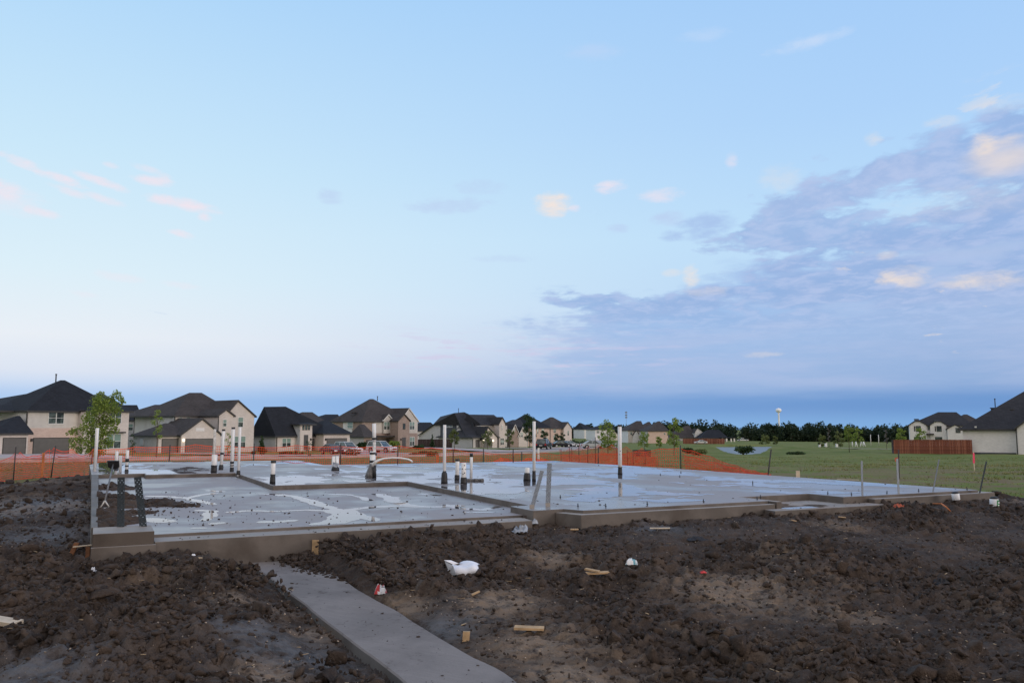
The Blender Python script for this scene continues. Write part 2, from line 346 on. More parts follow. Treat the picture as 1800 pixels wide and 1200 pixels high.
def brickmat(name, c1, c2, mortar, rough=.85):
    def fn(g, b):
        sp = g.node('ShaderNodeSeparateXYZ', i0=oc(g)).outputs
        v = g.xyz(g.m('ADD', sp[0], sp[1]), sp[2], 0.0)
        br = g.node('ShaderNodeTexBrick', Vector=v, Color1=c1, Color2=c2, Mortar=mortar, Scale=1.0)
        br.inputs['Brick Width'].default_value = .26; br.inputs['Row Height'].default_value = .085; br.inputs['Mortar Size'].default_value = .007
        n = g.noise(oc(g), .8, 5, .6)
        g.put(b.inputs['Base Color'], g.mix(g.ss(n, .35, .7, 0.0, .22), br.outputs[0], [v * .62 for v in c1]))
        b.inputs['Roughness'].default_value = rough; b.inputs['Specular IOR Level'].default_value = .2; bump(g, b, br.outputs['Fac'], .2, .01)
    return mat(name, fn)
def siding(name, col):
    def fn(g, b):
        sp = g.node('ShaderNodeSeparateXYZ', i0=oc(g)).outputs
        w = g.m('FRACT', g.m('DIVIDE', sp[2], .18)); n = g.noise(oc(g), 1.2, 5)
        c = g.mix(g.ss(n, .3, .7), [v * .92 for v in col], [v * 1.05 for v in col])
        g.put(b.inputs['Base Color'], c)
        b.inputs['Roughness'].default_value = .7; bump(g, b, w, .5, .015)
    return mat(name, fn)
def roofmat(name, col):
    def fn(g, b):
        co = oc(g); sp = g.node('ShaderNodeSeparateXYZ', i0=co).outputs
        v = g.xyz(g.m('ADD', sp[0], sp[1]), g.m('MULTIPLY', sp[2], 1.6), 0.0)
        br = g.node('ShaderNodeTexBrick', Vector=v, Color1=[c * .75 for c in col], Color2=[c * 1.3 for c in col], Mortar=[c * .5 for c in col], Scale=1.0)
        br.inputs['Brick Width'].default_value = .33; br.inputs['Row Height'].default_value = .16; br.inputs['Mortar Size'].default_value = .012
        n = g.noise(co, .35, 6, .6)
        g.put(b.inputs['Base Color'], g.mix(g.ss(n, .35, .7, 0.0, .4), br.outputs[0], [c * 1.5 for c in col]))
        b.inputs['Roughness'].default_value = .9; b.inputs['Specular IOR Level'].default_value = .25; bump(g, b, br.outputs['Fac'], .3, .02)
    return mat(name, fn)
def concrete(name, dry, wet, tan=None, gloss=.35, streak=1.0, scale=.5, spec=.5):
    def fn(g, b):
        co = oc(g)
        n = g.noise(co, scale, 6, .6, .3); n2 = g.noise(co, 9.0, 6, .65); n3 = g.noise(co, 70.0, 3)
        w = g.ss(n, .40, .62)
        c = g.mix(w, dry, wet); c = g.mix(g.ss(n2, .3, .75, 0.0, .30), c, [v * .72 for v in dry])
        c = g.mix(g.ss(n3, .3, .7, 0.0, .12), c, [v * .6 for v in dry])
        if tan: c = g.mix(g.ss(g.noise(co, 1.1, 5, .6, .5), .48, .68, 0.0, .6), c, tan)
        g.put(b.inputs['Base Color'], c)
        g.put(b.inputs['Roughness'], g.m('ADD', g.m('MULTIPLY', w, -streak * .42), .80 - gloss * .3))
        b.inputs['Specular IOR Level'].default_value = spec
        bump(g, b, g.m('ADD', n2, g.m('MULTIPLY', n3, .4)), .18, .006)
    return mat(name, fn)

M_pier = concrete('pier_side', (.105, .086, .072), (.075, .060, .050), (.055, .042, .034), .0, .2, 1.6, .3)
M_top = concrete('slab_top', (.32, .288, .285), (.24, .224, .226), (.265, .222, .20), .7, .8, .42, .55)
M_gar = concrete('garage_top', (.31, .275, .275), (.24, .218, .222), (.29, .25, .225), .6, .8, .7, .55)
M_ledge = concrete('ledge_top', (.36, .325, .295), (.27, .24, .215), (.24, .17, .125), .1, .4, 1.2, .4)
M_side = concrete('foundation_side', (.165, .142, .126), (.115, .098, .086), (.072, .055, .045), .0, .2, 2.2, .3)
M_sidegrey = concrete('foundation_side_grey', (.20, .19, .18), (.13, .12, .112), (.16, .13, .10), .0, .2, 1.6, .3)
def walkfn(g, b):
    co = oc(g); mp = g.node('ShaderNodeMapping', Vector=co); mp.inputs['Rotation'].default_value = (0, 0, -1.09); v = mp.outputs[0]
    sp = g.node('ShaderNodeSeparateXYZ', i0=v).outputs
    st = g.noise(g.xyz(g.m('MULTIPLY', sp[0], 22.0), g.m('MULTIPLY', sp[1], 1.2), 0.0), 1.0, 4, .6); n = g.noise(co, 1.3, 6, .62, .4); n2 = g.noise(co, 11.0, 6, .65); n3 = g.noise(co, 80.0, 3)
    c = g.mix(g.ss(n, .36, .66), (.25, .222, .208), (.185, .164, .154)); c = g.mix(g.ss(st, .35, .7, 0.0, .25), c, (.15, .132, .122)); c = g.mix(g.ss(n3, .4, .75, 0.0, .25), c, (.12, .105, .098))
    c = g.mix(g.ss(g.m('ADD', n2, g.m('MULTIPLY', n, .5)), .84, .98, 0.0, .75), c, (.075, .055, .045))
    g.put(b.inputs['Base Color'], c); b.inputs['Roughness'].default_value = .78; b.inputs['Specular IOR Level'].default_value = .3
    bump(g, b, g.m('ADD', g.m('MULTIPLY', st, .7), g.m('ADD', n2, g.m('MULTIPLY', n3, .4))), .35, .008)
M_walk = mat('walk_concrete', walkfn)
M_road = plain('road_concrete', (.34, .30, .28), .85, .15, .5)
M_drive = plain('drive_concrete', (.42, .35, .33), .85, .12, .5)
M_pvc = plain('white_pipe', (.78, .78, .78), .32, .05, 20)
M_pvcd = plain('dirty_white_pipe', (.62, .60, .57), .5, .25, 14)
M_boot = plain('black_sleeve', (.018, .018, .02), .55, .3, 30, bmp=.4)
M_wrap = plain('grey_wrap', (.13, .125, .125), .45, .5, 40, bmp=.6)
M_steel = plain('galvanised', (.20, .225, .26), .5, .25, 30, metal=.25)
M_steeld = plain('dark_galvanised', (.030, .042, .052), .55, .3, 30, metal=.2)
M_bolt = plain('bolt_steel', (.05, .055, .065), .5, .3, 30, metal=.6)
M_wood = plain('raw_wood', (.46, .31, .17), .8, .25, 9)
M_woodp = plain('pale_wood', (.58, .48, .36), .8, .15, 9)
M_wooddk = plain('rusty_wood', (.17, .075, .035), .85, .35, 9)
M_white = plain('white_plastic', (.78, .79, .82), .4, .06, 9)
M_paper = plain('white_paper', (.80, .81, .86), .8, .05, 9)
M_red = plain('red_print', (.55, .03, .035), .4, .2, 20)
M_blue = plain('blue_plastic', (.16, .42, .52), .3, .2, 12)
M_green = plain('green_print', (.015, .22, .07), .4, .2, 12)
M_black = plain('black_cloth', (.012, .012, .016), .7, .3, 12)
M_clear = plain('grey_film', (.30, .33, .38), .25, .35, 12)
M_orange = plain('orange_net', (.82, .085, .025), .55, .2, 5)
M_orange2 = plain('orange_red_net', (.84, .065, .022), .55, .25, 5)
M_orcloth = plain('orange_cloth', (.42, .10, .05), .8, .3, 9)
M_pink = plain('pink_ribbon', (.85, .06, .16), .6, .1, 9)
M_post = plain('dark_post', (.04, .035, .035), .7, .3, 9)
M_stake = plain('orange_stake', (.50, .17, .06), .8, .25, 9)
M_fencewood = plain('cedar_board', (.175, .052, .030), .8, .35, 3)
M_fencewood2 = plain('cedar_board_light', (.27, .098, .058), .8, .3, 3)
M_fencedk = plain('stained_board', (.05, .03, .027), .8, .3, 3)
M_bktan = brickmat('brick_tan', (.585, .52, .48), (.68, .605, .56), (.64, .60, .57))
M_bkpink = brickmat('brick_pink', (.55, .40, .34), (.66, .50, .43), (.60, .52, .47))
M_bkbrown = brickmat('brick_brown', (.27, .20, .17), (.37, .28, .24), (.42, .37, .33))
M_bkgrey = brickmat('brick_grey_and_cool_side', (.49, .475, .475), (.58, .56, .555), (.56, .54, .54))  # grey brick; on tan houses' sides it holds the cool side light as colour
M_bkwhite = brickmat('brick_white', (.70, .68, .68), (.80, .78, .775), (.74, .72, .71))
M_sdbeige = siding('siding_beige', (.56, .525, .485))
M_sdwhite = siding('siding_white', (.70, .70, .70))
M_sdcool = siding('siding_cool_lit_side', (.56, .57, .59))  # bluish sky light on the left-hand walls, put into the colour
M_sddark = siding('siding_dark', (.06, .065, .08))
M_rfblack = roofmat('shingle_black', (.018, .020, .026))
M_rfbrown = roofmat('shingle_brown', (.058, .050, .048))
M_rfgrey = roofmat('shingle_grey', (.034, .033, .037))
M_trim = plain('dark_trim', (.035, .032, .03), .6, .2, 3)
M_trimw = plain('white_trim', (.66, .65, .63), .6, .1, 3)
M_gdoor = plain('garage_door_paint', (.105, .098, .092), .55, .08, 2)
M_door = plain('door_paint', (.05, .048, .05), .5, .15, 2)
M_bark = plain('bark', (.10, .075, .055), .9, .35, 12, bmp=.5)
M_tyre = plain('tyre_rubber', (.012, .012, .013), .8, .2, 9)
M_rim = plain('rim_alloy', (.45, .46, .48), .35, .1, 9, metal=.8)
M_carw = plain('paint_white', (.60, .61, .62), .25, .02, 2)
M_cark = plain('paint_black', (.012, .012, .016), .2, .1, 2)
M_carb = plain('paint_blue', (.03, .045, .085), .2, .1, 2)
M_cars = plain('paint_silver', (.40, .42, .44), .3, .05, 2)
M_lamp = plain('headlight', (.75, .77, .8), .15, .05, 9)
M_tail = plain('tail_lamp', (.35, .01, .01), .25, .1, 9)
M_lit = plain('lit_lamp', (1, .9, .75), .5, .01, 9, emit=((1, .84, .62), 2.5))
M_tank = plain('tank_white', (.86, .88, .92), .5, .03, .3)
def glassfn(g, b):
    n = g.noise(oc(g), 1.5, 2)
    g.put(b.inputs['Base Color'], g.mix(g.ss(n, .4, .6), (.03, .04, .04), (.10, .13, .12)))
    b.inputs['Roughness'].default_value = .08; b.inputs['Specular IOR Level'].default_value = .8
M_glass = mat('window_glass', glassfn)
def blindfn(g, b):
    sp = g.node('ShaderNodeSeparateXYZ', i0=oc(g)).outputs
    w = g.ss(g.m('FRACT', g.m('DIVIDE', sp[2], .06)), .2, .8)
    g.put(b.inputs['Base Color'], g.mix(w, (.17, .25, .22), (.26, .36, .32)))
    b.inputs['Roughness'].default_value = .12; b.inputs['Specular IOR Level'].default_value = .7
M_blind = mat('window_blind_glass', blindfn)
def leafmat(name, a, b_, c_):
    def fn(g, b):
        n = g.noise(oc(g), 1.3, 4, .6); n2 = g.noise(oc(g), 9.0, 2)
        col = g.mix(g.ss(n, .35, .65), a, b_); col = g.mix(g.ss(n2, .45, .7, 0.0, .7), col, c_)
        g.put(b.inputs['Base Color'], col); b.inputs['Roughness'].default_value = .6; b.inputs['Specular IOR Level'].default_value = .3
        tr = g.node('ShaderNodeBsdfTranslucent', Color=col); mx = g.node('ShaderNodeMixShader', i0=.4)
        g.l.new(b.outputs[0], mx.inputs[1]); g.l.new(tr.outputs[0], mx.inputs[2])
        g.l.new(mx.outputs[0], g.n['Material Output'].inputs[0])
    return mat(name, fn)
M_leaf = leafmat('leaf_fresh', (.16, .22, .040), (.25, .33, .068), (.33, .40, .11))
M_leafy = leafmat('leaf_yellow', (.11, .135, .040), (.16, .19, .065), (.21, .24, .10))
M_leafd = leafmat('leaf_dark', (.028, .055, .020), (.048, .085, .030), (.07, .115, .042))
M_leafw = leafmat('leaf_woods', (.018, .034, .020), (.032, .056, .030), (.055, .082, .040))
M_flower = plain('white_flower', (.7, .62, .62), .7, .1, 9)

def waterfn(name, tint, rough):
    m_ = bpy.data.materials.new(name); m_.use_nodes = True; g = NG(m_.node_tree); g.n.clear()
    fr = g.node('ShaderNodeFresnel', IOR=1.36); gl = g.node('ShaderNodeBsdfGlossy', Color=(1, 1, 1), Roughness=rough)
    tr = g.node('ShaderNodeBsdfTransparent', Color=tint)
    bp = g.node('ShaderNodeBump', Height=g.noise(oc(g), 6.0, 3), Strength=.02, Distance=.004)
    for nd in (fr, gl): g.l.new(bp.outputs[0], nd.inputs['Normal'])
    mx = g.node('ShaderNodeMixShader', i0=fr.outputs[0]); g.l.new(tr.outputs[0], mx.inputs[1]); g.l.new(gl.outputs[0], mx.inputs[2])
    g.l.new(mx.outputs[0], g.node('ShaderNodeOutputMaterial').inputs[0]); return m_
M_film = waterfn('rain_film', (.80, .80, .82), .015)
def pondfn(g, b):
    sp = g.node('ShaderNodeSeparateXYZ', i0=oc(g)).outputs
    b.inputs['Base Color'].default_value = (.10, .10, .085, 1); b.inputs['Roughness'].default_value = .34; b.inputs['IOR'].default_value = 1.33
    bump(g, b, g.noise(g.xyz(g.m('MULTIPLY', sp[0], .6), sp[1], 0.0), 1.6, 4), .6, .06)
M_pond = mat('pond_water', pondfn)

def dirtfn(g, b):
    co = g.node('ShaderNodeTexCoord').outputs['Object']
    at = g.node('ShaderNodeAttribute', dict(attribute_name='tan')).outputs['Fac']
    gr = g.node('ShaderNodeAttribute', dict(attribute_name='grey')).outputs['Fac']
    n1 = g.noise(co, 1.1, 6, .6, .4); n2 = g.noise(co, 7.0, 6, .65); n3 = g.noise(co, 38.0, 4, .6)
    c = g.mix(g.ss(n1, .38, .64), (.038, .0262, .0198), (.069, .049, .0378))
    c = g.mix(g.ss(n2, .42, .72, 0.0, .7), c, (.112, .083, .066))
    c = g.mix(g.ss(n3, .54, .80, 0.0, .6), c, (.17, .132, .105))
    c = g.mix(g.m('MULTIPLY', gr, g.ss(n2, .30, .60)), c, (.125, .120, .122))
    c = g.mix(g.m('MULTIPLY', at, g.ss(g.m('ADD', n2, g.m('MULTIPLY', n3, .3)), .45, .72)), c, (.27, .198, .140))
    g.put(b.inputs['Base Color'], c)
    g.put(b.inputs['Roughness'], g.m('SUBTRACT', g.ss(n2, .3, .7, .75, .95), g.m('MULTIPLY', gr, .25)))
    b.inputs['Specular IOR Level'].default_value = .24
    bump(g, b, g.m('ADD', g.m('MULTIPLY', n2, .5), g.m('ADD', g.m('MULTIPLY', n3, .6), g.m('MULTIPLY', g.noise(co, 95.0, 3, .6), .35))), 1.0, .03)
M_dirt = mat('dark_clay', dirtfn)
def grassfn(g, b):
    co = g.node('ShaderNodeTexCoord').outputs['Object']
    sp = g.node('ShaderNodeSeparateXYZ', i0=co).outputs
    n1 = g.noise(co, .16, 5, .6, .5); n2 = g.noise(co, 1.1, 6, .65, .4); n3 = g.noise(co, 9.0, 4, .6)
    far = g.ss(sp[1], 24.0, 60.0)
    brown = g.m('MULTIPLY', g.ss(g.m('ADD', n2, g.m('MULTIPLY', n1, .6)), .70, .86), g.ss(sp[1], 22.0, 75.0, 1.0, .30))
    c = g.mix(g.ss(n1, .35, .65), (.125, .170, .040), (.215, .250, .075))
    c = g.mix(g.ss(n3, .4, .75, 0.0, .6), c, (.070, .092, .026))
    c = g.mix(brown, c, (.19, .145, .085))
    c = g.mix(g.m('MULTIPLY', g.ss(n2, .58, .75), g.ss(sp[1], 20.0, 40.0, .8, .15)), c, (.055, .040, .030))
    left = g.m('MULTIPLY', g.ss(sp[0], 4.0, -6.0), g.ss(sp[1], 110.0, 60.0))
    c = g.mix(g.m('MULTIPLY', left, .55), c, (.15, .115, .055))
    g.put(b.inputs['Base Color'], c); b.inputs['Roughness'].default_value = .95; b.inputs['Specular IOR Level'].default_value = .1
    bump(g, b, g.m('ADD', n3, n2), .8, .06)
M_field = mat('rough_grass_ground', grassfn)
def bladefn(g, b):
    co = g.node('ShaderNodeTexCoord').outputs['Object']; n = g.noise(co, .35, 4, .6); n2 = g.noise(co, 5.0, 3)
    c = g.mix(g.ss(n, .38, .62), (.13, .19, .038), (.23, .215, .085)); c = g.mix(g.ss(n2, .4, .7, 0.0, .6), c, (.20, .165, .09))
    g.put(b.inputs['Base Color'], c); b.inputs['Roughness'].default_value = .8; b.inputs['Specular IOR Level'].default_value = .2
M_blade = mat('grass_blade', bladefn)

# ------------------------------------------------------------------ the ground
def dirt_sd(x, y):
    """metres inside (+) or outside (-) the churned building plot"""
    u, v = touv(x, y)
    vl = np.where(u < .6, 18.8 + np.where(u < -2.8, (u + 2.8) * .6, (u + 2.8) * 2.6), 1.0 + .25 * np.maximum(u - 15, 0))
    du = np.maximum(np.maximum(-u, u - 15.2), 0); dv = np.maximum(np.maximum(-.6 - v, v - 20.5), 0)
    ring = .55 - np.hypot(du, dv)
    return np.maximum(vl - v, ring) * .8 + 1.6 * (fbm(x * .55, y * .55, 4, 5) - .5)
def rough(x, y):
    r = sstep(fbm(x * .33 + 3, y * .33, 3, 21), .40, .60)
    u, v = touv(x, y)
    r = np.maximum(r, .9 * sstep(v, -3.2, -1.8) * (1 - sstep(u, 5.0, 9.0)) * (1 - sstep(-u, .5, 2.0)))          # heap along the front of the slab
    r = np.maximum(r, np.exp(-((x + 2.6) ** 2 + (y - 6.3) ** 2) / 2.6))                             # lower left
    r = np.maximum(r, .8 * np.exp(-((x + 2.2) ** 2 + (y - 8.3) ** 2) / 1.8))
    for mx, my, h, q in MOUNDS: r = np.maximum(r, np.exp(-((x - mx) ** 2 + (y - my) ** 2) / (q * q * 2.0)))
    for mx, my, q in SMOOTH: r = r * (1 - .85 * np.exp(-((x - mx) ** 2 + (y - my) ** 2) / (q * q)))
    return np.clip(r, 0, 1) * .85 + .15
SMOOTH = []; TAN = []; GREY = []
p = onz(415, 995, .2); SMOOTH.append((p.x, p.y, .55))
for px, py, q, l in ((1180, 950, .9, 0), (1290, 1040, .9, 1), (1520, 940, 1.2, 0), (1640, 970, 1.2, 0), (970, 983, .45, 1), (950, 1130, .55, 1), (880, 1060, .5, 1), (300, 905, .5, 0), (60, 890, 2.2, 2), (100, 940, 1.1, 2),
                     (520, 1140, .55, 2), (430, 1100, .35, 2), (780, 1090, .35, 2), (440, 1050, .4, 1), (560, 1080, .35, 1), (470, 1190, .3, 1), (1150, 930, .4, 2), (1600, 1100, 1.0, 0), (1010, 1190, .4, 1), (700, 1050, .35, 1), (1290, 1090, .5, 0), (60, 1190, .5, 2), (980, 945, .5, 0)):
    p = gnd(px, py); SMOOTH.append((p.x, p.y, q))
    if l == 1: TAN.append((p.x, p.y, q * .85))
    if l == 2: GREY.append((p.x, p.y, q))
# the walk from the foreground to the foundation
WALK = [onz(700, 1190, .03), onz(895, 1200, .03), onz(610, 1023, .13), onz(560, 1000, .15), onz(425, 980, .16)]
_wd = (WALK[4] - WALK[0]); _wd.z = 0; WDIR = _wd.normalized(); WPER = Vector((WDIR.y, -WDIR.x, 0))
W0 = WALK[0] - WDIR * 3.2 + WPER * .01; WWID = .70; WLEN = (WALK[4] - W0).dot(WDIR)
def walk_z(t): return .03 + (t - 3.2) * .0275
def walk_uv(x, y): return (x - W0.x) * WDIR.x + (y - W0.y) * WDIR.y, (x - W0.x) * WPER.x + (y - W0.y) * WPER.y
def lumps(x, y):
    r = rough(x, y); wx = x + .05 * (fbm(x * 6, y * 6, 2, 61) - .5); wy = y + .05 * (fbm(x * 6 + 9, y * 6, 2, 62) - .5)
    h = .10 * (fbm(x * .8, y * .8, 3, 31) - .5) * (.4 + r) + .035 * (fbm(x * 4.5, y * 4.5, 4, 41) - .5)
    wx = wx + .03 * (fbm(x * 17, y * 17, 2, 63) - .5); wy = wy + .03 * (fbm(x * 17 + 9, y * 17, 2, 64) - .5)
    h = h + r * (.105 * shard(wx, wy, .33, 3) * sstep(vnoise(x * 1.6, y * 1.6, 8), .25, .7) + .075 * shard(wx + 3, wy, .17, 13)) + (.22 + .78 * r) * .040 * shard(wx, wy + 5, .088, 23) + (.15 + .85 * r) * .016 * shard(wx, wy, .048, 33)
    h = h + (.3 + .7 * r) * (.050 * np.abs(fbm(x * 5.5, y * 5.5, 3, 81, .6) - .5) * 2 + .034 * (fbm(x * 15, y * 15, 3, 71, .65) - .5) * 2)
    h = h - .075 * r
    # wheel ruts left of the slab
    u, v = touv(x, y)
    lug = .75 + .35 * np.sign(np.sin(v * 36)) * (vnoise(u * 3, v * 3, 44) > .3)
    h = h - .075 * lug * (np.exp(-((u + 2.0) / .22) ** 2) + np.exp(-((u + 3.7) / .22) ** 2)) * sstep(v, -2, 2)
    lug = .75 + .35 * np.sign(np.sin(u * 36)) * (vnoise(u * 3, v * 3, 45) > .3); k = .25 * np.sin(u * .5)
    h = h - .055 * lug * (np.exp(-((v + 2.6 + k) / .20) ** 2) + np.exp(-((v + 4.3 + k) / .20) ** 2)) * sstep(u, 6.0, 8.0)
    return h
def fdirt(x, y):
    s = dirt_sd(x, y); lm = lumps(x, y) * sstep(s, -.6, .6); z = ground(x, y) - .30 * sstep(-s, .0, .8)
    t, w = walk_uv(x, y); inw = sstep(w, -.02, .06) * (1 - sstep(w, WWID - .03, WWID + .02)) * (t < WLEN - .05)
    near = sstep(w, -.75, -.08) * (1 - sstep(w, WWID, WWID + .5)) * (1 - sstep(t, WLEN - .25, WLEN + .25))
    zw = walk_z(t)
    z = z * (1 - near * .85) + (zw - .085 + (w > WWID * .5) * .055 - .03 * (w < 0)) * near * .85 + lm * (1 - .45 * near)
    z = np.where((w > -.10) & (w < WWID + .03) & (t < WLEN), np.minimum(z, zw - .035 - .02 * (w < .3)), z); z = np.where(inw > .5, np.minimum(z, zw - .10), z)
    u, v = touv(x, y); ins = (u > .15) & (u < 15.0) & (v > .2) & (v < 15.2)
    z = np.where(ins, np.minimum(z, .25), z)
    tan = np.zeros_like(x); grey = np.zeros_like(x)
    for a, b, q in TAN: tan = np.maximum(tan, np.exp(-((x - a) ** 2 + (y - b) ** 2) / (q * q)))
    for a, b, q in GREY: grey = np.maximum(grey, np.exp(-((x - a) ** 2 + (y - b) ** 2) / (q * q)))
    tan = np.clip(tan * 1.1 + .55 * sstep(fbm(x * .6, y * .6, 4, 91), .60, .72), 0, 1) * (1 - rough(x, y) * .6)
    return z, dict(tan=tan, grey=grey)
def build_ground():
    def axis(lo, hi, step, out_lo, out_hi, g_):
        a = list(np.arange(lo, hi + 1e-6, step)); s = step
        while a[-1] < out_hi: s *= g_; a.append(a[-1] + s)
        s = step; b = []; c = lo
        while c > out_lo: s *= g_; c -= s; b.append(c)
        return np.array(b[::-1] + a)
    def sheet(xs, ys, fn, keep, name, mat_, attrs=None):
        X, Y = np.meshgrid(xs, ys); x = X.ravel(); y = Y.ravel(); z, extra = fn(x, y)
        nx, ny = len(xs), len(ys); i = np.arange(nx * ny).reshape(ny, nx)
        F = np.stack([i[:-1, :-1], i[:-1, 1:], i[1:, 1:], i[1:, :-1]], -1).reshape(-1, 4)
        k = keep(x, y); F = F[k[F].any(1)]
        used = np.unique(F); mp = -np.ones(nx * ny, int); mp[used] = np.arange(len(used))
        V = np.stack([x, y, z], -1)[used]; me = npmesh(name, V, mp[F], True)
        for an, av in extra.items():
            a = me.attributes.new(an, 'FLOAT', 'POINT'); a.data.foreach_set('value', av[used].astype(np.float32))
        return link(name, me, mat_)
    def ffield(x, y):
        s = dirt_sd(x, y); z = ground(x, y) - .22 * sstep(s, -.1, .5) - .5 * sstep(s, 1.0, 2.5)
        z = z + (fbm(x * .5, y * .5, 3, 51) - .5) * .16 * sstep(y, 18, 30) * (1 - sstep(y, 200, 400)); return z, {}
    xs = axis(-75, 75, .75, -4500, 4500, 1.1); ys = axis(14, 130, .6, -300, 7500, 1.07)
    o = sheet(xs, ys, ffield, lambda x, y: np.ones(len(x), bool), 'field', M_field); tag(o, kind='structure')
    fx = axis(-6.5, 8.5, .03, -25, 26, 1.022)
    ys1 = [-5.0]
    while ys1[-1] < 4.2: ys1.append(ys1[-1] + .15)
    s = .018
    while ys1[-1] < 38: ys1.append(ys1[-1] + max(.018, .018 * (ys1[-1] / 6.0) ** 1.35))
    o = sheet(fx, np.array(ys1), fdirt, lambda x, y: (dirt_sd(x, y) > -1.2), 'bare_ground', M_dirt); tag(o, kind='structure')
build_ground(); SURF[0] = fdirt

# the walk
def build_walk():
    m_ = MB(); n = 60; L = []; R = []
    for i in range(n + 1):
        t = WLEN * i / n; jl = .018 * (vnoise(np.array([t * 3.0]), np.array([1.0]), 4)[0] - .5); jr = .05 * (vnoise(np.array([t * 2.0]), np.array([5.0]), 4)[0] - .5)
        z = walk_z(t) + .006 * (vnoise(np.array([t * 2.0]), np.array([9.0]), 4)[0] - .5)
        a = W0 + WDIR * t + WPER * jl; b = W0 + WDIR * t + WPER * (WWID + jr); a.z = b.z = z; L.append(a); R.append(b)
    for i in range(n):
        a, b, c, d = L[i], R[i], R[i + 1], L[i + 1]; dn = Vector((0, 0, -.14)); e = WPER * .012 - Vector((0, 0, .012))
        m_.add([a + WPER * .012, b - WPER * .012, c - WPER * .012, d + WPER * .012], [(0, 1, 2, 3)], 0)
        for p, q, s in ((a, d, 1), (c, b, -1)):
            lo = Vector((0, 0, .012)); m_.add([p + WPER * .012 * s, q + WPER * .012 * s, q - lo, p - lo], [(3, 2, 1, 0)], 0)
            m_.add([p - lo, q - lo, q + dn, p + dn], [(3, 2, 1, 0)], 1)
    e = L[n], R[n]; dn = Vector((0, 0, -.14)); m_.add([e[0], e[1], e[1] + dn, e[0] + dn], [(0, 1, 2, 3)], 1)
    tag(m_.build('path', [M_walk, M_sidegrey], recalc=False), kind='structure')
build_walk()

# clods lying loose on the plot, chips, pebbles and straw: nobody could count them
def scatter(name, protos, P, size, rot, mat_, kind='stuff', label=None, cat=None, attrs=None):
    Vs = []; Fs = []; b = 0
    for i, p in enumerate(P):
        V, F = protos[i % len(protos)]
        a = rot[i]; ca, sa = math.cos(a[2]), math.sin(a[2]); cb, sb = math.cos(a[0]), math.sin(a[0])
        R = np.array([[ca, -sa, 0], [sa, ca, 0], [0, 0, 1]]) @ np.array([[1, 0, 0], [0, cb, -sb], [0, sb, cb]])
        Vs.append((V * size[i]) @ R.T + p); Fs.append(F + b); b += len(V)
    me = npmesh(name, np.concatenate(Vs), np.concatenate(Fs), False)
    if mat_ is M_dirt:
        for an in ('tan', 'grey'): me.attributes.new(an, 'FLOAT', 'POINT')
    return tag(link(name, me, mat_), label, cat, None, kind)
def lump_protos(n, sub, amp):
    out = []
    for k in range(n):
        V, F = icos(sub); d = 1 + amp * (rng.random(len(V)) - .5) * 2 + .35 * (vnoise(V[:, 0] * 1.6 + k * 7, V[:, 1] * 1.6 + V[:, 2] * 2.1, k) - .5)
        d = d + .9 * (fbm(V[:, 0] * 1.3 + k * 5 + V[:, 2], V[:, 1] * 1.3 - V[:, 2] * 1.1 + 4, 3, k + 40, .7) - .5) - .25 * np.abs(vnoise(V[:, 0] * 2.6 + V[:, 2] * 2 + k, V[:, 1] * 2.6 + 2, k + 60) - .5)
        W = V * (1 + (d[:, None] - 1) * .55)
        for q in range(9 + k % 5):
            nn = rng.normal(size=3); nn /= np.linalg.norm(nn); W = W - np.maximum(W @ nn - (.22 + .42 * rng.random()), 0)[:, None] * nn
        W = (W + rng.normal(size=W.shape) * .045) * 1.75 * np.array([1, .82, .7]); out.append((W, F))
    return out
def onplot(x, y):
    u, v = touv(x, y); t, w = walk_uv(x, y)
    slab = (u > -.05) & (u < 15.3) & (v > -.35) & (v < 20.5)
    walk = (w > -.17 - .35 * sstep(t, WLEN - 2.2, WLEN - 1.0)) & (w < WWID + .05) & (t < WLEN + .12)
    return (dirt_sd(x, y) > .1) & ~slab & ~walk
def pick(n, y0, y1, power=1.0):
    y = y0 + (y1 - y0) * rng.random(n) ** power; x = (rng.random(n) * 2 - 1) * (y * .68 + 1.0); return x, y
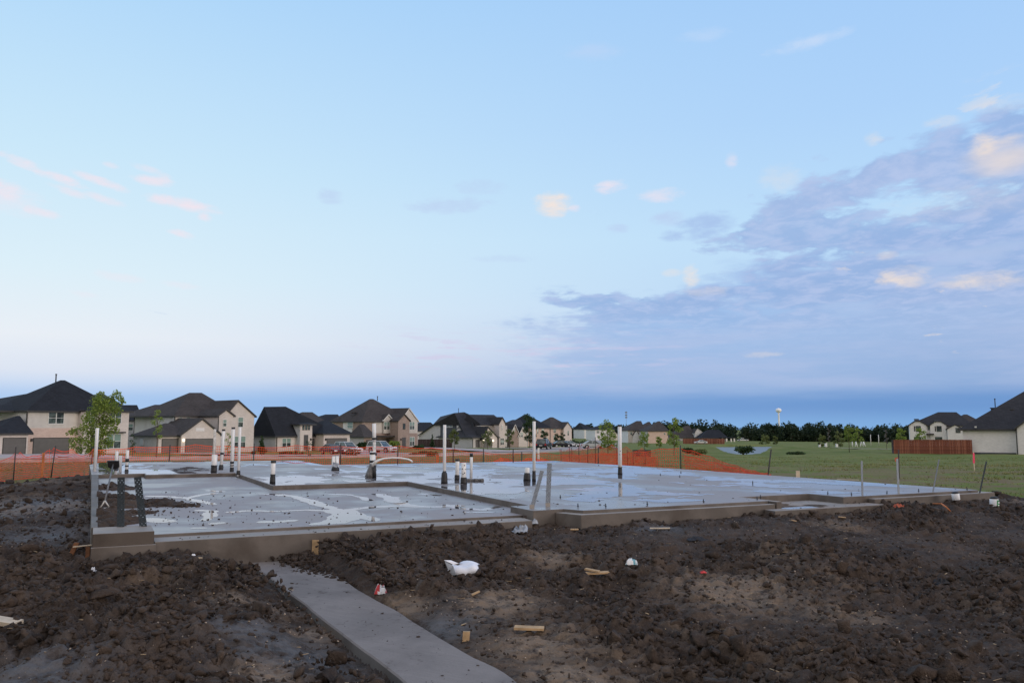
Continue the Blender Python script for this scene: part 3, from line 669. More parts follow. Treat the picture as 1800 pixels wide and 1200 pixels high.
def build_clods():
    pr = lump_protos(14, 2, .10); pr1 = lump_protos(16, 1, .20)
    x, y = pick(84000, 3.8, 15.5, 1.25); k = onplot(x, y); x, y = x[k], y[k]
    r = rough(x, y); k = rng.random(len(x)) < (.07 + .93 * r ** 1.3); x, y, r = x[k], y[k], r[k]
    s = (.008 + .034 * rng.random(len(x)) ** 2.6) * (.42 + .58 * r) + (rng.random(len(x)) < .045) * (r > .38) * (.012 + .048 * rng.random(len(x)) ** 2.2)
    z = ground(x, y) + lumps(x, y) + s * .15
    big = s > .034
    R = rng.random((len(x), 3)) * 6.28; R[:, 0] = (R[:, 0] - 3.14) * .25
    for nm, sel, p in (('clay_clods', big, pr), ('clay_crumbs', ~big, pr1)):
        i = np.nonzero(sel)[0]
        scatter(nm, p, np.stack([x[i], y[i], z[i]], -1), s[i][:, None] * np.array([[1, 1, 1]]) * (.75 + .5 * rng.random((len(i), 3))), R[i], M_dirt)
    # farther heaps
    x, y = pick(5000, 14, 26); k = onplot(x, y); x, y = x[k], y[k]; s = .015 + .07 * rng.random(len(x)) ** 2.5
    scatter('far_clay_clods', pr1, np.stack([x, y, ground(x, y) + lumps(x, y) + s * .2], -1), s[:, None] * (.75 + .5 * rng.random((len(x), 3))), rng.random((len(x), 3)) * .8, M_dirt)
    # pale pebbles and chips
    x, y = pick(6500, 3.8, 15, 1.2); k = onplot(x, y); x, y = x[k], y[k]; s = .003 + .007 * rng.random(len(x)) ** 2.6
    scatter('pebbles', pr1, np.stack([x, y, ground(x, y) + lumps(x, y) + s * .4], -1), s[:, None] * np.ones((1, 3)), rng.random((len(x), 3)) * 3, plain('pale_pebble', (.34, .27, .21), .8, .35, 30))
    V = np.array([[sx, sy, sz] for sz in (-1, 1) for sx, sy in ((-1, -1), (1, -1), (1, 1), (-1, 1))], float); F = np.array([[0, 2, 1], [0, 3, 2], [4, 5, 6], [4, 6, 7], [0, 1, 5], [0, 5, 4], [1, 2, 6], [1, 6, 5], [2, 3, 7], [2, 7, 6], [3, 0, 4], [3, 4, 7]])
    x, y = pick(650, 3.8, 15, 1.1); k = onplot(x, y); x, y = x[k], y[k]; n = len(x)
    sz = np.stack([.012 + .045 * rng.random(n) ** 2, .0018 + .003 * rng.random(n), .0012 + .001 * rng.random(n)], -1)
    R = rng.random((n, 3)) * 6.28; R[:, 0] = (R[:, 0] - 3.14) * .12
    scatter('straw_and_chips', [(V, F)], np.stack([x, y, ground(x, y) + lumps(x, y) + .012], -1), sz, R, plain('straw', (.40, .29, .17), .8, .3, 30))
build_clods()

# ------------------------------------------------------------------ the foundation
FND = thing('house_foundation', 'large grey rain-wet concrete house foundation with sunken garage floor', 'foundation', (0, 0, 0))
def W2(pts): return [uvw(u, v)[:2] for u, v in pts]
MAINP = [(.13, 12.75), (1.12, 12.75), (1.12, 12.05), (3.27, 12.05), (3.27, 6.72), (6.16, 6.72), (6.0, .62), (5.67, .60), (5.67, -.14), (6.2, -.10), (6.33, -.44), (9.86, -.44), (9.9, .32), (11.55, .32), (11.55, -.46), (15.14, -.48), (15.0, 8.4), (14.55, 14.9), (6.45, 15.45), (6.5, 19.6), (.1, 20.6), (-.2, 19.0), (-.1, 12.75)]
GARP = [(.06, .18), (5.68, .18), (5.68, .61), (6.0, .63), (6.15, 6.71), (3.26, 6.71), (3.26, 12.04), (1.11, 12.04), (1.11, 12.74), (.06, 12.74)]
def ccw(p):
    a = sum(p[i][0] * p[(i + 1) % len(p)][1] - p[(i + 1) % len(p)][0] * p[i][1] for i in range(len(p)))
    return p if a > 0 else p[::-1]
def slab(name, pts, z0, z1, top, side, bev=.008):
    m_ = MB(); m_.poly(ccw(W2(pts)), z0, z1, 0, 1); o = m_.build(name, [top, side], FND)
    bv = o.modifiers.new('bevel', 'BEVEL'); bv.width = bev; bv.segments = 2; bv.limit_method = 'ANGLE'; bv.angle_limit = .8; return o
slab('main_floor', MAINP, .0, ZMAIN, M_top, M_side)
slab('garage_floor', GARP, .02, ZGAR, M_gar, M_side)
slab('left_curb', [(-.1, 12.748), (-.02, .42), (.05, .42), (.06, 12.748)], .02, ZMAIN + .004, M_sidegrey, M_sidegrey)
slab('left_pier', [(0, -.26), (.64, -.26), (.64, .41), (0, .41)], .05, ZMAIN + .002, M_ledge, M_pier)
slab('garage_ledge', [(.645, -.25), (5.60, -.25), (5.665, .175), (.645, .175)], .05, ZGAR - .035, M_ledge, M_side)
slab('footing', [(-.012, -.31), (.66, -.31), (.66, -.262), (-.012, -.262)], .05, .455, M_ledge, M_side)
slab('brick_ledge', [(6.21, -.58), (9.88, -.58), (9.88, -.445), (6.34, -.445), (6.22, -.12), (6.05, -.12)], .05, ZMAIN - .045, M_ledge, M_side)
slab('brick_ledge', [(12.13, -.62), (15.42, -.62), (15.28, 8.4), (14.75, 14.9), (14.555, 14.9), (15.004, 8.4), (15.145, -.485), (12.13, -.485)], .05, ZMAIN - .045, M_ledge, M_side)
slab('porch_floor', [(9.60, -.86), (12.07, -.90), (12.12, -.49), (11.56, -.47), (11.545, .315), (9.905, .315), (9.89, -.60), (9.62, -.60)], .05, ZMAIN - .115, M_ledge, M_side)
slab('porch_wall', [(9.89, -.60), (10.0, -.60), (10.0, .312), (9.905, .312)], .05, ZMAIN - .004, M_ledge, M_side)
# anchor bolts cast along the edges
bm_ = MB(); bm_.tube([(0, 0, -.02), (0, 0, .062)], .0075, 8); bm_.tube([(0, 0, .018), (0, 0, .028)], .016, 6)
bolt0 = None
for px, py in ((1138, 888), (1237, 883.5), (1331, 878.5), (1337, 876), (1016, 891.5), (1065, 892), (1455, 869), (1497, 871), (1559, 868), (1615, 864.5), (1700, 861.5), (1195, 839), (1161, 836), (1323, 850), (1090, 852), (985, 876)):
    p = onz(px, py, ZMAIN)
    if bolt0 is None: bolt0 = bm_.build('anchor_bolt', M_bolt, FND); o = bolt0
    else: o = bolt0.copy(); C.objects.link(o); o.parent = FND
    o.location = p; o.rotation_euler = (random.uniform(-.08, .08), random.uniform(-.08, .08), 0)

# rain water standing on the two floors: thin films with ragged outlines
def film(name, poly, z, fld, step, mat_=M_film):
    us = [p[0] for p in poly]; vs = [p[1] for p in poly]
    U = np.arange(min(us), max(us), step); Vv = np.arange(min(vs), max(vs), step); UU, VV = np.meshgrid(U, Vv)
    f = np.minimum(fld(UU, VV), -polydist(UU, VV, poly) - .03); V = []; F = []
    for j in range(len(Vv) - 1):
        for i in range(len(U) - 1):
            c = [(U[i + a], Vv[j + b], f[j + b, i + a]) for a, b in ((0, 0), (1, 0), (1, 1), (0, 1))]
            if max(q[2] for q in c) <= 0: continue
            out = []
            for k in range(4):
                p, q = c[k], c[(k + 1) % 4]
                if p[2] > 0: out.append(p[:2])
                if (p[2] > 0) != (q[2] > 0):
                    t = p[2] / (p[2] - q[2]); out.append((p[0] + (q[0] - p[0]) * t, p[1] + (q[1] - p[1]) * t))
            if len(out) >= 3:
                b = len(V); V += [uvw(a, b_, z) for a, b_ in out]; F.append(list(range(b, b + len(out))))
    me = bpy.data.meshes.new(name); me.from_pydata(V, [], F); me.update()
    return tag(link(name, me, mat_), kind='structure')
STROKES = [([(262, 872), (300, 873), (330, 876), (372, 886)], .10), ([(330, 876), (352, 870), (374, 867)], .07), ([(352, 897), (374, 898), (368, 908), (362, 914)], .08), ([(405, 900), (440, 897), (480, 899), (540, 896), (600, 898)], .09),
           ([(470, 917), (510, 915)], .12), ([(225, 915), (260, 912), (290, 917)], .16), ([(340, 928), (352, 928)], .06), ([(378, 920), (388, 919)], .06), ([(486, 868), (520, 873), (558, 886), (600, 898)], .11), ([(455, 868), (500, 869)], .06),
           ([(600, 898), (650, 891), (700, 889), (760, 891), (800, 889)], .13), ([(600, 898), (612, 906), (600, 914), (575, 921)], .24), ([(585, 869), (612, 869), (640, 875), (648, 879)], .09), ([(662, 868), (684, 874), (690, 881), (720, 888)], .13),
           ([(742, 868), (770, 870)], .08), ([(780, 887), (805, 893), (850, 896), (880, 890)], .07), ([(820, 900), (860, 900)], .05), ([(365, 862), (390, 864)], .07), ([(640, 908), (660, 915)], .10)]
SEG = []
for pts, w in STROKES:
    q = [touv(*onz(a, b, ZGAR)[:2]) for a, b in pts]
    for a, b in zip(q[:-1], q[1:]): SEG.append((a, b, w))
def garage_field(u, v):
    d = np.full(u.shape, -9.0)
    for (a, b, w) in SEG:
        ex, ey = b[0] - a[0], b[1] - a[1]; t = np.clip(((u - a[0]) * ex + (v - a[1]) * ey) / (ex * ex + ey * ey), 0, 1)
        d = np.maximum(d, w - np.hypot(u - a[0] - ex * t, v - a[1] - ey * t))
    return d + .22 * (fbm(u * 2.6, v * 2.6, 5, 14, .6) - .52)
film('puddle', [(.15, .22), (5.62, .22), (5.95, .7), (6.1, 6.65), (3.2, 6.65), (3.2, 12.0), (.15, 12.0)], ZGAR + .003, garage_field, .035)
def main_field(u, v):
    e = np.minimum(np.minimum(u + .3, 15.3 - u) * .5, (v + .8) * .22)
    f = (fbm(u * .75 + 4, v * .55, 6, 77, .66) - .515) * 2.0 + .10 * np.exp(-((u - 9) / 5) ** 2 - ((v - 8) / 5) ** 2) - .3 * np.exp(-((u - 4) / 3.0) ** 2 - ((v - 17) / 2.5) ** 2)
    return np.minimum(f, e - .18)
film('puddle', [(p[0], p[1]) for p in MAINP], ZMAIN + .003, main_field, .07)
film('puddle', [(9.95, -.8), (11.5, -.8), (11.5, .28), (9.95, .28)], ZMAIN - .112, lambda u, v: .25 * (fbm(u * 2, v * 2, 4, 3) - .46) + .05 - .12 * np.abs(u - 10.2), .05)

# mud shovelled onto the left of the garage floor
def build_mud():
    blobs = [(178, 838, .35, .10), (190, 858, .5, .16), (212, 860, .3, .08), (175, 880, .5, .18), (205, 885, .5, .20), (235, 888, .45, .14), (265, 884, .42, .11), (300, 888, .35, .07), (330, 889, .2, .04), (185, 918, .42, .17), (172, 905, .35, .14), (178, 930, .3, .12), (205, 905, .3, .08), (245, 901, .3, .06)]
    B = [(onz(a, b, ZGAR), r, h) for a, b, r, h in blobs]
    U = np.arange(.03, 3.2, .022); V = np.arange(-.1, 13.5, .03); UU, VV = np.meshgrid(U, V); u = UU.ravel(); v = VV.ravel()
    x = OX + u * CA - v * SA; y = OY + u * SA + v * CA; h = np.full(x.shape, -.05)
    for p, r, a in B: h = np.maximum(h, a * .8 * np.exp(-((x - p.x) ** 2 + (y - p.y) ** 2) / (r * r) * 1.3) - .03)
    l = .14 * clod(x, y, .30, 5) + .09 * clod(x + 4, y, .15, 6) + .05 * clod(x, y + 2, .08, 7); h = h * (.35 + 4.2 * l) + .35 * l * (h > -.01) - .024 + .03 * (fbm(x * 9, y * 9, 3, 15) - .5)
    z = ZGAR + h; i = np.arange(len(x)).reshape(UU.shape)
    F = np.stack([i[:-1, :-1], i[:-1, 1:], i[1:, 1:], i[1:, :-1]], -1).reshape(-1, 4); F = F[(h[F] > -.015).any(1)]
    used = np.unique(F); mp = -np.ones(len(x), int); mp[used] = np.arange(len(used))
    me = npmesh('mud_heap', np.stack([x, y, z], -1)[used], mp[F], True)
    for an in ('tan', 'grey'): me.attributes.new(an, 'FLOAT', 'POINT')
    tag(link('mud_heap', me, M_dirt), kind='stuff')
    pr = lump_protos(6, 1, .2); P = []; s = []
    for p, r, a in B:
        for k in range(110): q = rng.normal(0, r * .55, 2); P.append((p.x + q[0], p.y + q[1], 0)); s.append(.008 + .03 * rng.random() ** 2)
    for k in range(380):                                  # crumbs strewn over the garage floor and along the edges
        a = onz(270 + 620 * rng.random() ** 1.6, 862 + 62 * rng.random(), ZGAR); P.append((a.x, a.y, 0)); s.append(.005 + .014 * rng.random() ** 3)
    P = np.array(P); u, v = touv(P[:, 0], P[:, 1]); s = np.array(s)
    k = polydist(u, v, GARP) < -.03; P, s = P[k], s[k]
    hh = np.full(len(P), .0)
    for p, r, a in B: hh = np.maximum(hh, a * .7 * np.exp(-((P[:, 0] - p.x) ** 2 + (P[:, 1] - p.y) ** 2) / (r * r) * 1.3) - .03)
    P[:, 2] = ZGAR + hh + s * .4
    scatter('mud_crumbs', pr, P, s[:, None] * (.7 + .6 * rng.random((len(P), 3))), rng.random((len(P), 3)) * .8, M_dirt)
    P = []; s = []
    for k in range(420):
        a = onz(*((1030 + 700 * rng.random(), 0) if 0 else (480 + 1200 * rng.random(), 815 + 75 * rng.random() ** .8)), ZMAIN); u, v = touv(a.x, a.y)
        if polydist(np.array([u]), np.array([v]), MAINP)[0] < -.04: P.append((a.x, a.y, ZMAIN + .003)); s.append(.004 + .016 * rng.random() ** 4)
    for k in range(190):                                   # on the ledge, the porch and the walk
        t = rng.random() * .97
        if k < 60: a = uvw(.8 + 4.7 * rng.random(), -.2 + .3 * rng.random(), ZGAR - .033)
        elif k < 110: a = uvw(9.95 + 2 * rng.random(), -.75 + .9 * rng.random() ** 2, ZMAIN - .113)
        else: a = W0 + WDIR * (2.5 + (WLEN - 2.5) * t) + WPER * (.05 + .62 * rng.random()); a.z = walk_z(2.5 + (WLEN - 2.5) * t) + .002
        P.append(tuple(a)); s.append(.003 + .018 * rng.random() ** 4)
    s = np.array(s); scatter('slab_crumbs', pr, np.array(P), s[:, None] * (.7 + .6 * rng.random((len(P), 3))) * np.array([[1, 1, .6]]), rng.random((len(P), 3)) * .5, M_dirt)
    # the heap on the far end of the walk
    P = []; s = []
    for k in range(2200):
        t = WLEN + .1 - abs(rng.normal(0, .85)); w = WWID * (1.05 - abs(rng.normal(0, .40)))
        if w < .02 or w / WWID < 1.10 - (t - (WLEN - 2.3)) / 2.3 * .95 + .12 * rng.normal(): continue
        a = W0 + WDIR * t + WPER * w; hz = max(0, .16 - .10 * (WLEN - t) - .14 * abs(WWID - w)) * rng.random(); P.append((a.x, a.y, walk_z(t) + hz)); s.append(.008 + .03 * rng.random() ** 2.2)
    s = np.array(s); scatter('walk_end_clods', pr, np.array(P), s[:, None] * (.7 + .6 * rng.random((len(P), 3))), rng.random((len(P), 3)) * .8, M_dirt)
build_mud()

# ------------------------------------------------------------------ houses
class House:
    def __init__(s, name, label, px, d, phi, group='houses along the street', cat='house', z=None):
        p = ony(px, 750, d); s.phi = math.radians(phi); s.c, s.s = math.cos(s.phi), math.sin(s.phi)
        s.o = Vector((p.x, d, gz(p.x, d) if z is None else z)); s.root = thing(name, label, cat, s.o, s.phi, group)
    def _ray(s, px, py):
        d = ray(px, py); a, b = -s.o.x, -s.o.y
        return Vector((a * s.c + b * s.s, -a * s.s + b * s.c, CAMZ - s.o.z)), Vector((d.x * s.c + d.y * s.s, -d.x * s.s + d.y * s.c, d.z))
    def at(s, px, py, y=0.0):
        p, d = s._ray(px, py); t = (y - p.y) / d.y; return p.x + t * d.x, p.z + t * d.z
    def atx(s, px, py, x):
        p, d = s._ray(px, py); t = (x - p.x) / d.x; return p.y + t * d.y, p.z + t * d.z
    def X(s, px, y=0.0): return s.at(px, 750, y)[0]
    def Z(s, px, py, y=0.0): return s.at(px, py, y)[1]
    def P(s, px, py, y): a, b = s.at(px, py, y); return Vector((a, y, b))
    def wall(s, mt, x0, x1, y0, y1, z0, z1, name='wall'):
        m_ = MB(); m_.box(x0, x1, y0, y1, z0, z1); return m_.build(name, mt, s.root)
    def hip(s, mt, x0, x1, y0, y1, ze, rA, rB, ov=.4, name='roof'):
        x0 -= ov; x1 += ov; y0 -= ov; y1 += ov; t = .2
        V = [(x0, y0, ze), (x1, y0, ze), (x1, y1, ze), (x0, y1, ze), rA, rB, (x0, y0, ze - t), (x1, y0, ze - t), (x1, y1, ze - t), (x0, y1, ze - t)]
        m_ = MB()
        if abs(rB[1] - rA[1]) > abs(rB[0] - rA[0]): fs = [(0, 1, 4), (1, 2, 5, 4), (2, 3, 5), (3, 0, 4, 5)]
        else: fs = [(0, 1, 5, 4), (1, 2, 5), (2, 3, 4, 5), (3, 0, 4)]
        m_.add(V, fs, 0); m_.add(V[6:], [(0, 3, 2, 1)], 1)
        m_.add([V[i] for i in (0, 1, 2, 3, 6, 7, 8, 9)], [(0, 4, 5, 1), (1, 5, 6, 2), (2, 6, 7, 3), (3, 7, 4, 0)], 1)
        return m_.build(name, [mt, M_trim], s.root)
    def gable(s, mt, wm, x0, x1, y0, y1, ze, zr, xr=None, z0=-.5, ov=.3, ovf=.25, trim=None, name='roof', wallname='wall', skipwall=False):
        """wall with its gable end to the street and a roof whose ridge runs back"""
        xr = (x0 + x1) / 2 if xr is None else xr
        if not skipwall:
            m_ = MB(); q = [(x0, z0), (x1, z0), (x1, ze), (xr, zr), (x0, ze)]; n = 5
            V = [(x, y0, z) for x, z in q] + [(x, y1, z) for x, z in q]
            m_.add(V, [(0, 1, 2, 3, 4), (9, 8, 7, 6, 5)] + [(i, i + 5, (i + 1) % 5 + 5, (i + 1) % 5) for i in range(5)]); m_.build(wallname, wm, s.root)
        m_ = MB(); t = .22
        kl = (zr - ze) / max(.01, xr - x0); kr = (zr - ze) / max(.01, x1 - xr); u = .04
        A = [(x0 - ov, ze - kl * ov + u), (xr, zr + u), (x1 + ov, ze - kr * ov + u)]
        for i in (0, 1):
            a, b = A[i], A[i + 1]
            V = [(a[0], y0 - ovf, a[1]), (b[0], y0 - ovf, b[1]), (b[0], y1, b[1]), (a[0], y1, a[1])]; V += [(x, y, z + t) for x, y, z in V]
            m_.add(V, [(4, 5, 6, 7)], 0); m_.add(V, [(0, 3, 2, 1), (0, 1, 5, 4), (1, 2, 6, 5), (2, 3, 7, 6), (3, 0, 4, 7)], 1)
        return m_.build(name, [mt, trim or M_trim], s.root)
    def jerkin(s, mt, wm, x0, x1, y0, y1, ze, zt, xa, xb, ov=.3):
        """gable with a clipped top"""
        m_ = MB(); q = [(x0, -.5), (x1, -.5), (x1, ze), (xb, zt), (xa, zt), (x0, ze)]; n = 6
        V = [(x, y0, z) for x, z in q] + [(x, y1, z) for x, z in q]
        m_.add(V, [(0, 1, 2, 3, 4, 5), (11, 10, 9, 8, 7, 6)] + [(i, i + 6, (i + 1) % 6 + 6, (i + 1) % 6) for i in range(6)]); m_.build('wall', wm, s.root)
        m_ = MB(); A = [(x0 - ov, ze - ov * .6), (xa, zt + .03), (xb, zt + .03), (x1 + ov, ze - ov * .6)]
        for i in range(3):
            a, b = A[i], A[i + 1]; V = [(a[0], y0 - .25, a[1]), (b[0], y0 - .25, b[1]), (b[0], y1, b[1] + (.6 if i == 1 else 0)), (a[0], y1, a[1] + (.6 if i == 1 else 0))]; V += [(x, y, z + .24) for x, y, z in V]
            m_.add(V, [(4, 5, 6, 7)], 0); m_.add(V, [(0, 3, 2, 1), (0, 1, 5, 4), (1, 2, 6, 5), (2, 3, 7, 6), (3, 0, 4, 7)], 1)
        m_.build('roof', [mt, M_trim], s.root)
    def win(s, x0, z0, x1, z1, y, nx=2, nz=2, fm=None, blind=True, name='window', t=.07):
        """frame with mullions standing 4 cm proud of the wall at depth y, one pane per light"""
        m_ = MB(); ya, yb = y - .06, y + .03
        m_.box(x0, x1, ya, yb, z0 - t * 1.4, z0); m_.box(x0, x1, ya, yb, z1, z1 + t); m_.box(x0 - t, x0, ya, yb, z0 - t * 1.4, z1 + t); m_.box(x1, x1 + t, ya, yb, z0 - t * 1.4, z1 + t)
        w = (x1 - x0) / nx; h = (z1 - z0) / nz
        for i in range(1, nx): m_.box(x0 + w * i - t * .7, x0 + w * i + t * .7, ya + .01, yb, z0, z1)
        for j in range(1, nz): m_.box(x0, x1, ya + .018, yb, z0 + h * j - t * .35, z0 + h * j + t * .35)
        f = m_.build(name, fm or M_trimw, s.root)
        for i in range(nx):
            for j in range(nz):
                g = MB(); g.box(x0 + w * i, x0 + w * (i + 1), y - .025, y + .02, z0 + h * j, z0 + h * (j + 1))
                g.build('pane', M_blind if (blind and (nz == 1 or j == 1)) else M_glass, f)
        return f
    def pwin(s, a, b, c, d, y, nx=2, nz=2, **k):
        x0, z1 = s.at(a, b, y); x1, z0 = s.at(c, d, y); return s.win(x0, z0, x1, z1, y, nx, nz, **k)
    def gdoor(s, a, b, c, y, n=4, mt=None, zb=0.0):
        x0, z1 = s.at(a, b, y); x1 = s.X(c, y); m_ = MB(); h = (z1 - zb) / n
        for i in range(n):
            m_.box(x0, x1, y - .05, y + .05, zb + h * i + .012, zb + h * (i + 1) - .012)
        m_.box(x0, x1, y - .02, y + .05, zb, z1)
        d = m_.build('garage_door', mt or M_gdoor, s.root)
        f = MB(); t = .10; f.box(x0 - t, x0, y - .035, y + .03, zb, z1 + t); f.box(x1, x1 + t, y - .035, y + .03, zb, z1 + t); f.box(x0, x1, y - .035, y + .03, z1, z1 + t)
        f.build('door_frame', M_trim if mt is None else M_trimw, d); return d
    def door(s, a, b, c, y, zb=.1, mt=None):
        x0, z1 = s.at(a, b, y); x1 = s.X(c, y); m_ = MB(); m_.box(x0, x1, y - .05, y + .05, zb, z1); d = m_.build('door', mt or M_door, s.root)
        f = MB(); f.box(x1 - .16, x1 - .1, y - .1, y - .05, zb + .95, zb + 1.1); f.build('handle', M_steel, d); return d
    def pipe(s, px, py, y, mt=None):
        x, z = s.at(px, py, y); m_ = MB(); m_.box(x - .06, x + .06, y - .1, y - .003, -.3, z); return m_.build('downpipe', mt or M_trim, s.root)
    def lamp(s, px, py, y, lit=False):
        x, z = s.at(px, py, y); m_ = MB(); m_.box(x - .1, x + .1, y - .2, y - .002, z - .18, z + .18); return m_.build('wall_lamp', M_lit if lit else M_trim, s.root)
    def vent(s, px, py, y, h=.8, r=.08):
        p = s.P(px, py, y); m_ = MB(); m_.tube([p, p + Vector((0, 0, h))], r, 8); m_.tube([p + Vector((0, 0, h)), p + Vector((0, 0, h + .12))], r * 1.5, 8); return m_.build('roof_vent', M_trim, s.root)
    def band(s, mt, x0, x1, y, z0, z1, name='trim', d=.06):
        m_ = MB(); m_.box(x0, x1, y - d, y + .02, z0, z1); return m_.build(name, mt, s.root)
GRP = 'houses along the street'
# 1: two storeys, black hip roof, tan brick and siding, far left
h = House('suburban_house', 'two-storey tan brick house with black hip roof, behind the leafy young tree at far left', 100, 104, 60)
xa, xb = h.X(48), h.X(137); xc = h.X(226, -1.2); ze = h.Z(90, 722); zb = h.Z(90, 752); dep = h.atx(-22, 750, xa)[0]
h.wall(M_bkpink, xa - .03, xb, -.04, dep, -.6, zb); h.wall(M_sdbeige, xa, xb, 0, dep, zb, ze, 'siding_wall')
sw = MB(); sw.box(xa - .05, xa - .002, .1, dep, zb - 2, ze); sw.build('siding_wall', M_sdwhite, h.root)
h.wall(M_bktan, xb, xc, -1.2, dep, -.6, h.Z(200, 721, -1.2))
ym = dep * .45
h.hip(M_rfblack, xa, xc, 0, dep, ze, h.P(106, 668, ym), h.P(114, 668, ym))
h.hip(M_rfblack, xb + .3, xc, -1.2, 6, h.Z(215, 722, -1.2), h.P(176, 692, 4), h.P(182, 692, 5))
yk = dep + 3; h.hip(M_rfblack, xa - 3, xa + 9, dep - 6, dep + 8, ze, h.P(22, 696, yk), h.P(60, 689.5, yk))
x0, x1 = h.X(-14, -3), h.X(50.5, -3); zg = h.Z(30, 761, -3)
h.wall(M_bktan, x0, x1, -3, 3, -.6, zg); h.hip(M_rfblack, x0, x1, -3, 3.2, zg, h.P(30, 730.5, 0.4), h.P(35, 730.5, .4))
h.gdoor(6.5, 770.5, 46, -3); h.gdoor(59.5, 770.5, 122, -.04)
h.pwin(86, 724.5, 111, 744, 0, 2, 2, blind=False); h.pwin(193, 725, 212, 743, -1.2, 2, 2, blind=False); h.pwin(188, 763, 211, 787, -1.2, 2, 2)
h.pwin(151, 724, 166, 741, -1.2, 2, 2, blind=False)
h.lamp(55, 773, -.04); h.pipe(47.5, 722, -.05); h.vent(98, 672, ym, 1.0); h.door(160, 764, 169, -1.2)
h.band(M_trim, h.X(186, -1.2), h.X(218, -1.2), -1.2, h.Z(200, 761, -1.2), h.Z(200, 758.5, -1.2), 'awning', .5)
# 1b: the dark one in the gap
h = House('suburban_house', 'dark-roofed house mostly hidden in the gap between the two left-hand tan brick houses', 232, 140, 50)
x0, x1 = h.X(206), h.X(246); ze = h.Z(230, 740); h.wall(M_bkgrey, x0, x1, 0, 9, -.6, ze); h.hip(M_rfblack, x0, x1, 0, 9, h.Z(230, 738), h.P(216, 711.5, 4.5), h.P(241, 711.5, 4.5)); h.pwin(226, 745, 233, 756, 0, 1, 2)
# 2: two storeys, brown roof, gables, lit lamp beside the garage
h = House('suburban_house', 'two-storey tan brick house with brown-grey roof, tall gable and lit lamp by garage', 300, 116, 50)
g0, g1 = h.X(280), h.X(390); gs = h.atx(235.5, 750, g0)[0]; zg = h.Z(340, 764.5)
h.wall(M_bktan, g0, h.X(319), 0, gs, -.6, zg)
sw = MB(); sw.box(g0 - .05, g0 - .002, 0.05, gs, -.5, zg); sw.build('side_wall', M_bkgrey, h.root)  # skin over the tan wall, its cooler light painted as grey
h.gable(M_rfbrown, M_bktan, h.X(319.5, -.8), h.X(388, -.8), -.8, 7, h.Z(320, 764.5, -.8), h.Z(356, 737.5, -.8), h.X(355, -.8))
h.hip(M_rfbrown, g0, h.X(330), 0, gs, zg, h.P(290, 743.5, gs * .5), h.P(298, 743.5, gs * .5))
yu = 6.0; u0 = h.X(307, yu); u1 = h.X(384, yu); u2 = h.X(446.5, 1.5); zu = h.Z(340, 730.5, yu); us = h.atx(236.5, 745, u0)[0]
h.wall(M_sdbeige, u0, u1, yu, us, 0, zu, 'siding_wall'); sw = MB(); sw.box(u0 - .05, u0 - .002, yu + .05, us, 1, zu); sw.build('side_wall', M_sdcool, h.root)  # side of the beige siding, bluish sky light mixed into its colour
h.wall(M_bktan, u1, u2 - .1, yu, us, -.6, zu)
rid = yu + (us - yu) * .42
h.hip(M_rfbrown, u0, u2, yu, us, zu, h.P(333, 690, rid), h.P(354.5, 690, rid)); h.hip(M_rfbrown, u0 - 1, u0 + 9, us - 7, us + 3, zu, h.P(272, 711, us - 2), h.P(290, 711, us - 2))
h.gable(M_rfbrown, M_bktan, h.X(396, 1.5), u2, 1.5, yu + 8, h.Z(445, 731.5, 1.5), h.Z(417, 705.5, 1.5), h.X(416.5, 1.5))
h.gable(M_rfbrown, M_bktan, h.X(383.5, .5), h.X(409.5, .5), .5, yu + 4, h.Z(390, 730.7, .5), h.Z(396.5, 721, .5), h.X(396.5, .5))
h.gdoor(285.5, 772, 313.5, 0); h.gdoor(327, 772, 379, -.8); h.lamp(322.3, 773.3, -.8, True)
h.pwin(314.5, 733.5, 319.8, 738.8, yu, 1, 1); h.pwin(328.3, 733.5, 334.2, 738.8, yu, 1, 1)
h.pwin(392.5, 737.5, 397.5, 749, .5, 1, 2); h.pwin(419, 733.5, 426.5, 750, 1.5, 1, 2); h.pwin(412.5, 767, 430.5, 786, 1.5, 2, 2)
for px, y in ((307.2, yu), (384, .5), (236.5, us)): h.pipe(px, 731, y)
h.wall(M_sdcool, g0 - .16, g0 - .05, gs * .55, gs * .55 + 1.0, 1.0, 2.0, 'meter_box')
sg = MB(); x, z = h.at(344, 752, -.8); x2, z2 = h.at(359, 757.5, -.8); sg.box(x, x2, -.84, -.79, z2, z); sg.build('stone_panel', M_bkwhite, h.root)
# 3: single storey, black roof, entry tower with three slits
h = House('suburban_house', 'single-storey house with wide black roof and pale entry tower with three small windows', 500, 133, 50)
ze = h.Z(500, 766); x0 = h.X(486); x1 = h.X(522); xs = h.atx(444, 766, x0)[0]
h.wall(M_bktan, x0, x1, 0, xs, -.6, ze); sw = MB(); sw.box(x0 - .05, x0 - .002, .05, xs, -.5, ze); sw.build('side_wall', M_bkgrey, h.root)  # side away from the warm glow, that difference painted in as grey
r1 = h.X(615, -2.5)
h.hip(M_rfblack, x0, h.X(600, 0), 0, xs, ze, h.P(464, 714.7, xs * .5), h.P(502, 714.2, xs * .5))
t0, t1 = h.X(528, -1.0), h.X(549, -1.0); zt = h.Z(540, 745, -1.0); ts = h.atx(506.5, 745, t0)[0]
h.wall(M_bktan, t0, t1, -1.0, max(2.5, min(ts, 6)), -.6, zt); sw = MB(); sw.box(t0 - .05, t0 - .002, -.9, max(2.4, min(ts, 5.9)), -.5, zt); sw.build('side_wall', M_sdcool, h.root)  # tower side skin tinted grey for the cool light on it
h.hip(M_rfblack, t0, t1, -1.0, 6, zt, h.P(536, 741.5, 2), h.P(540, 741.5, 2), .5)
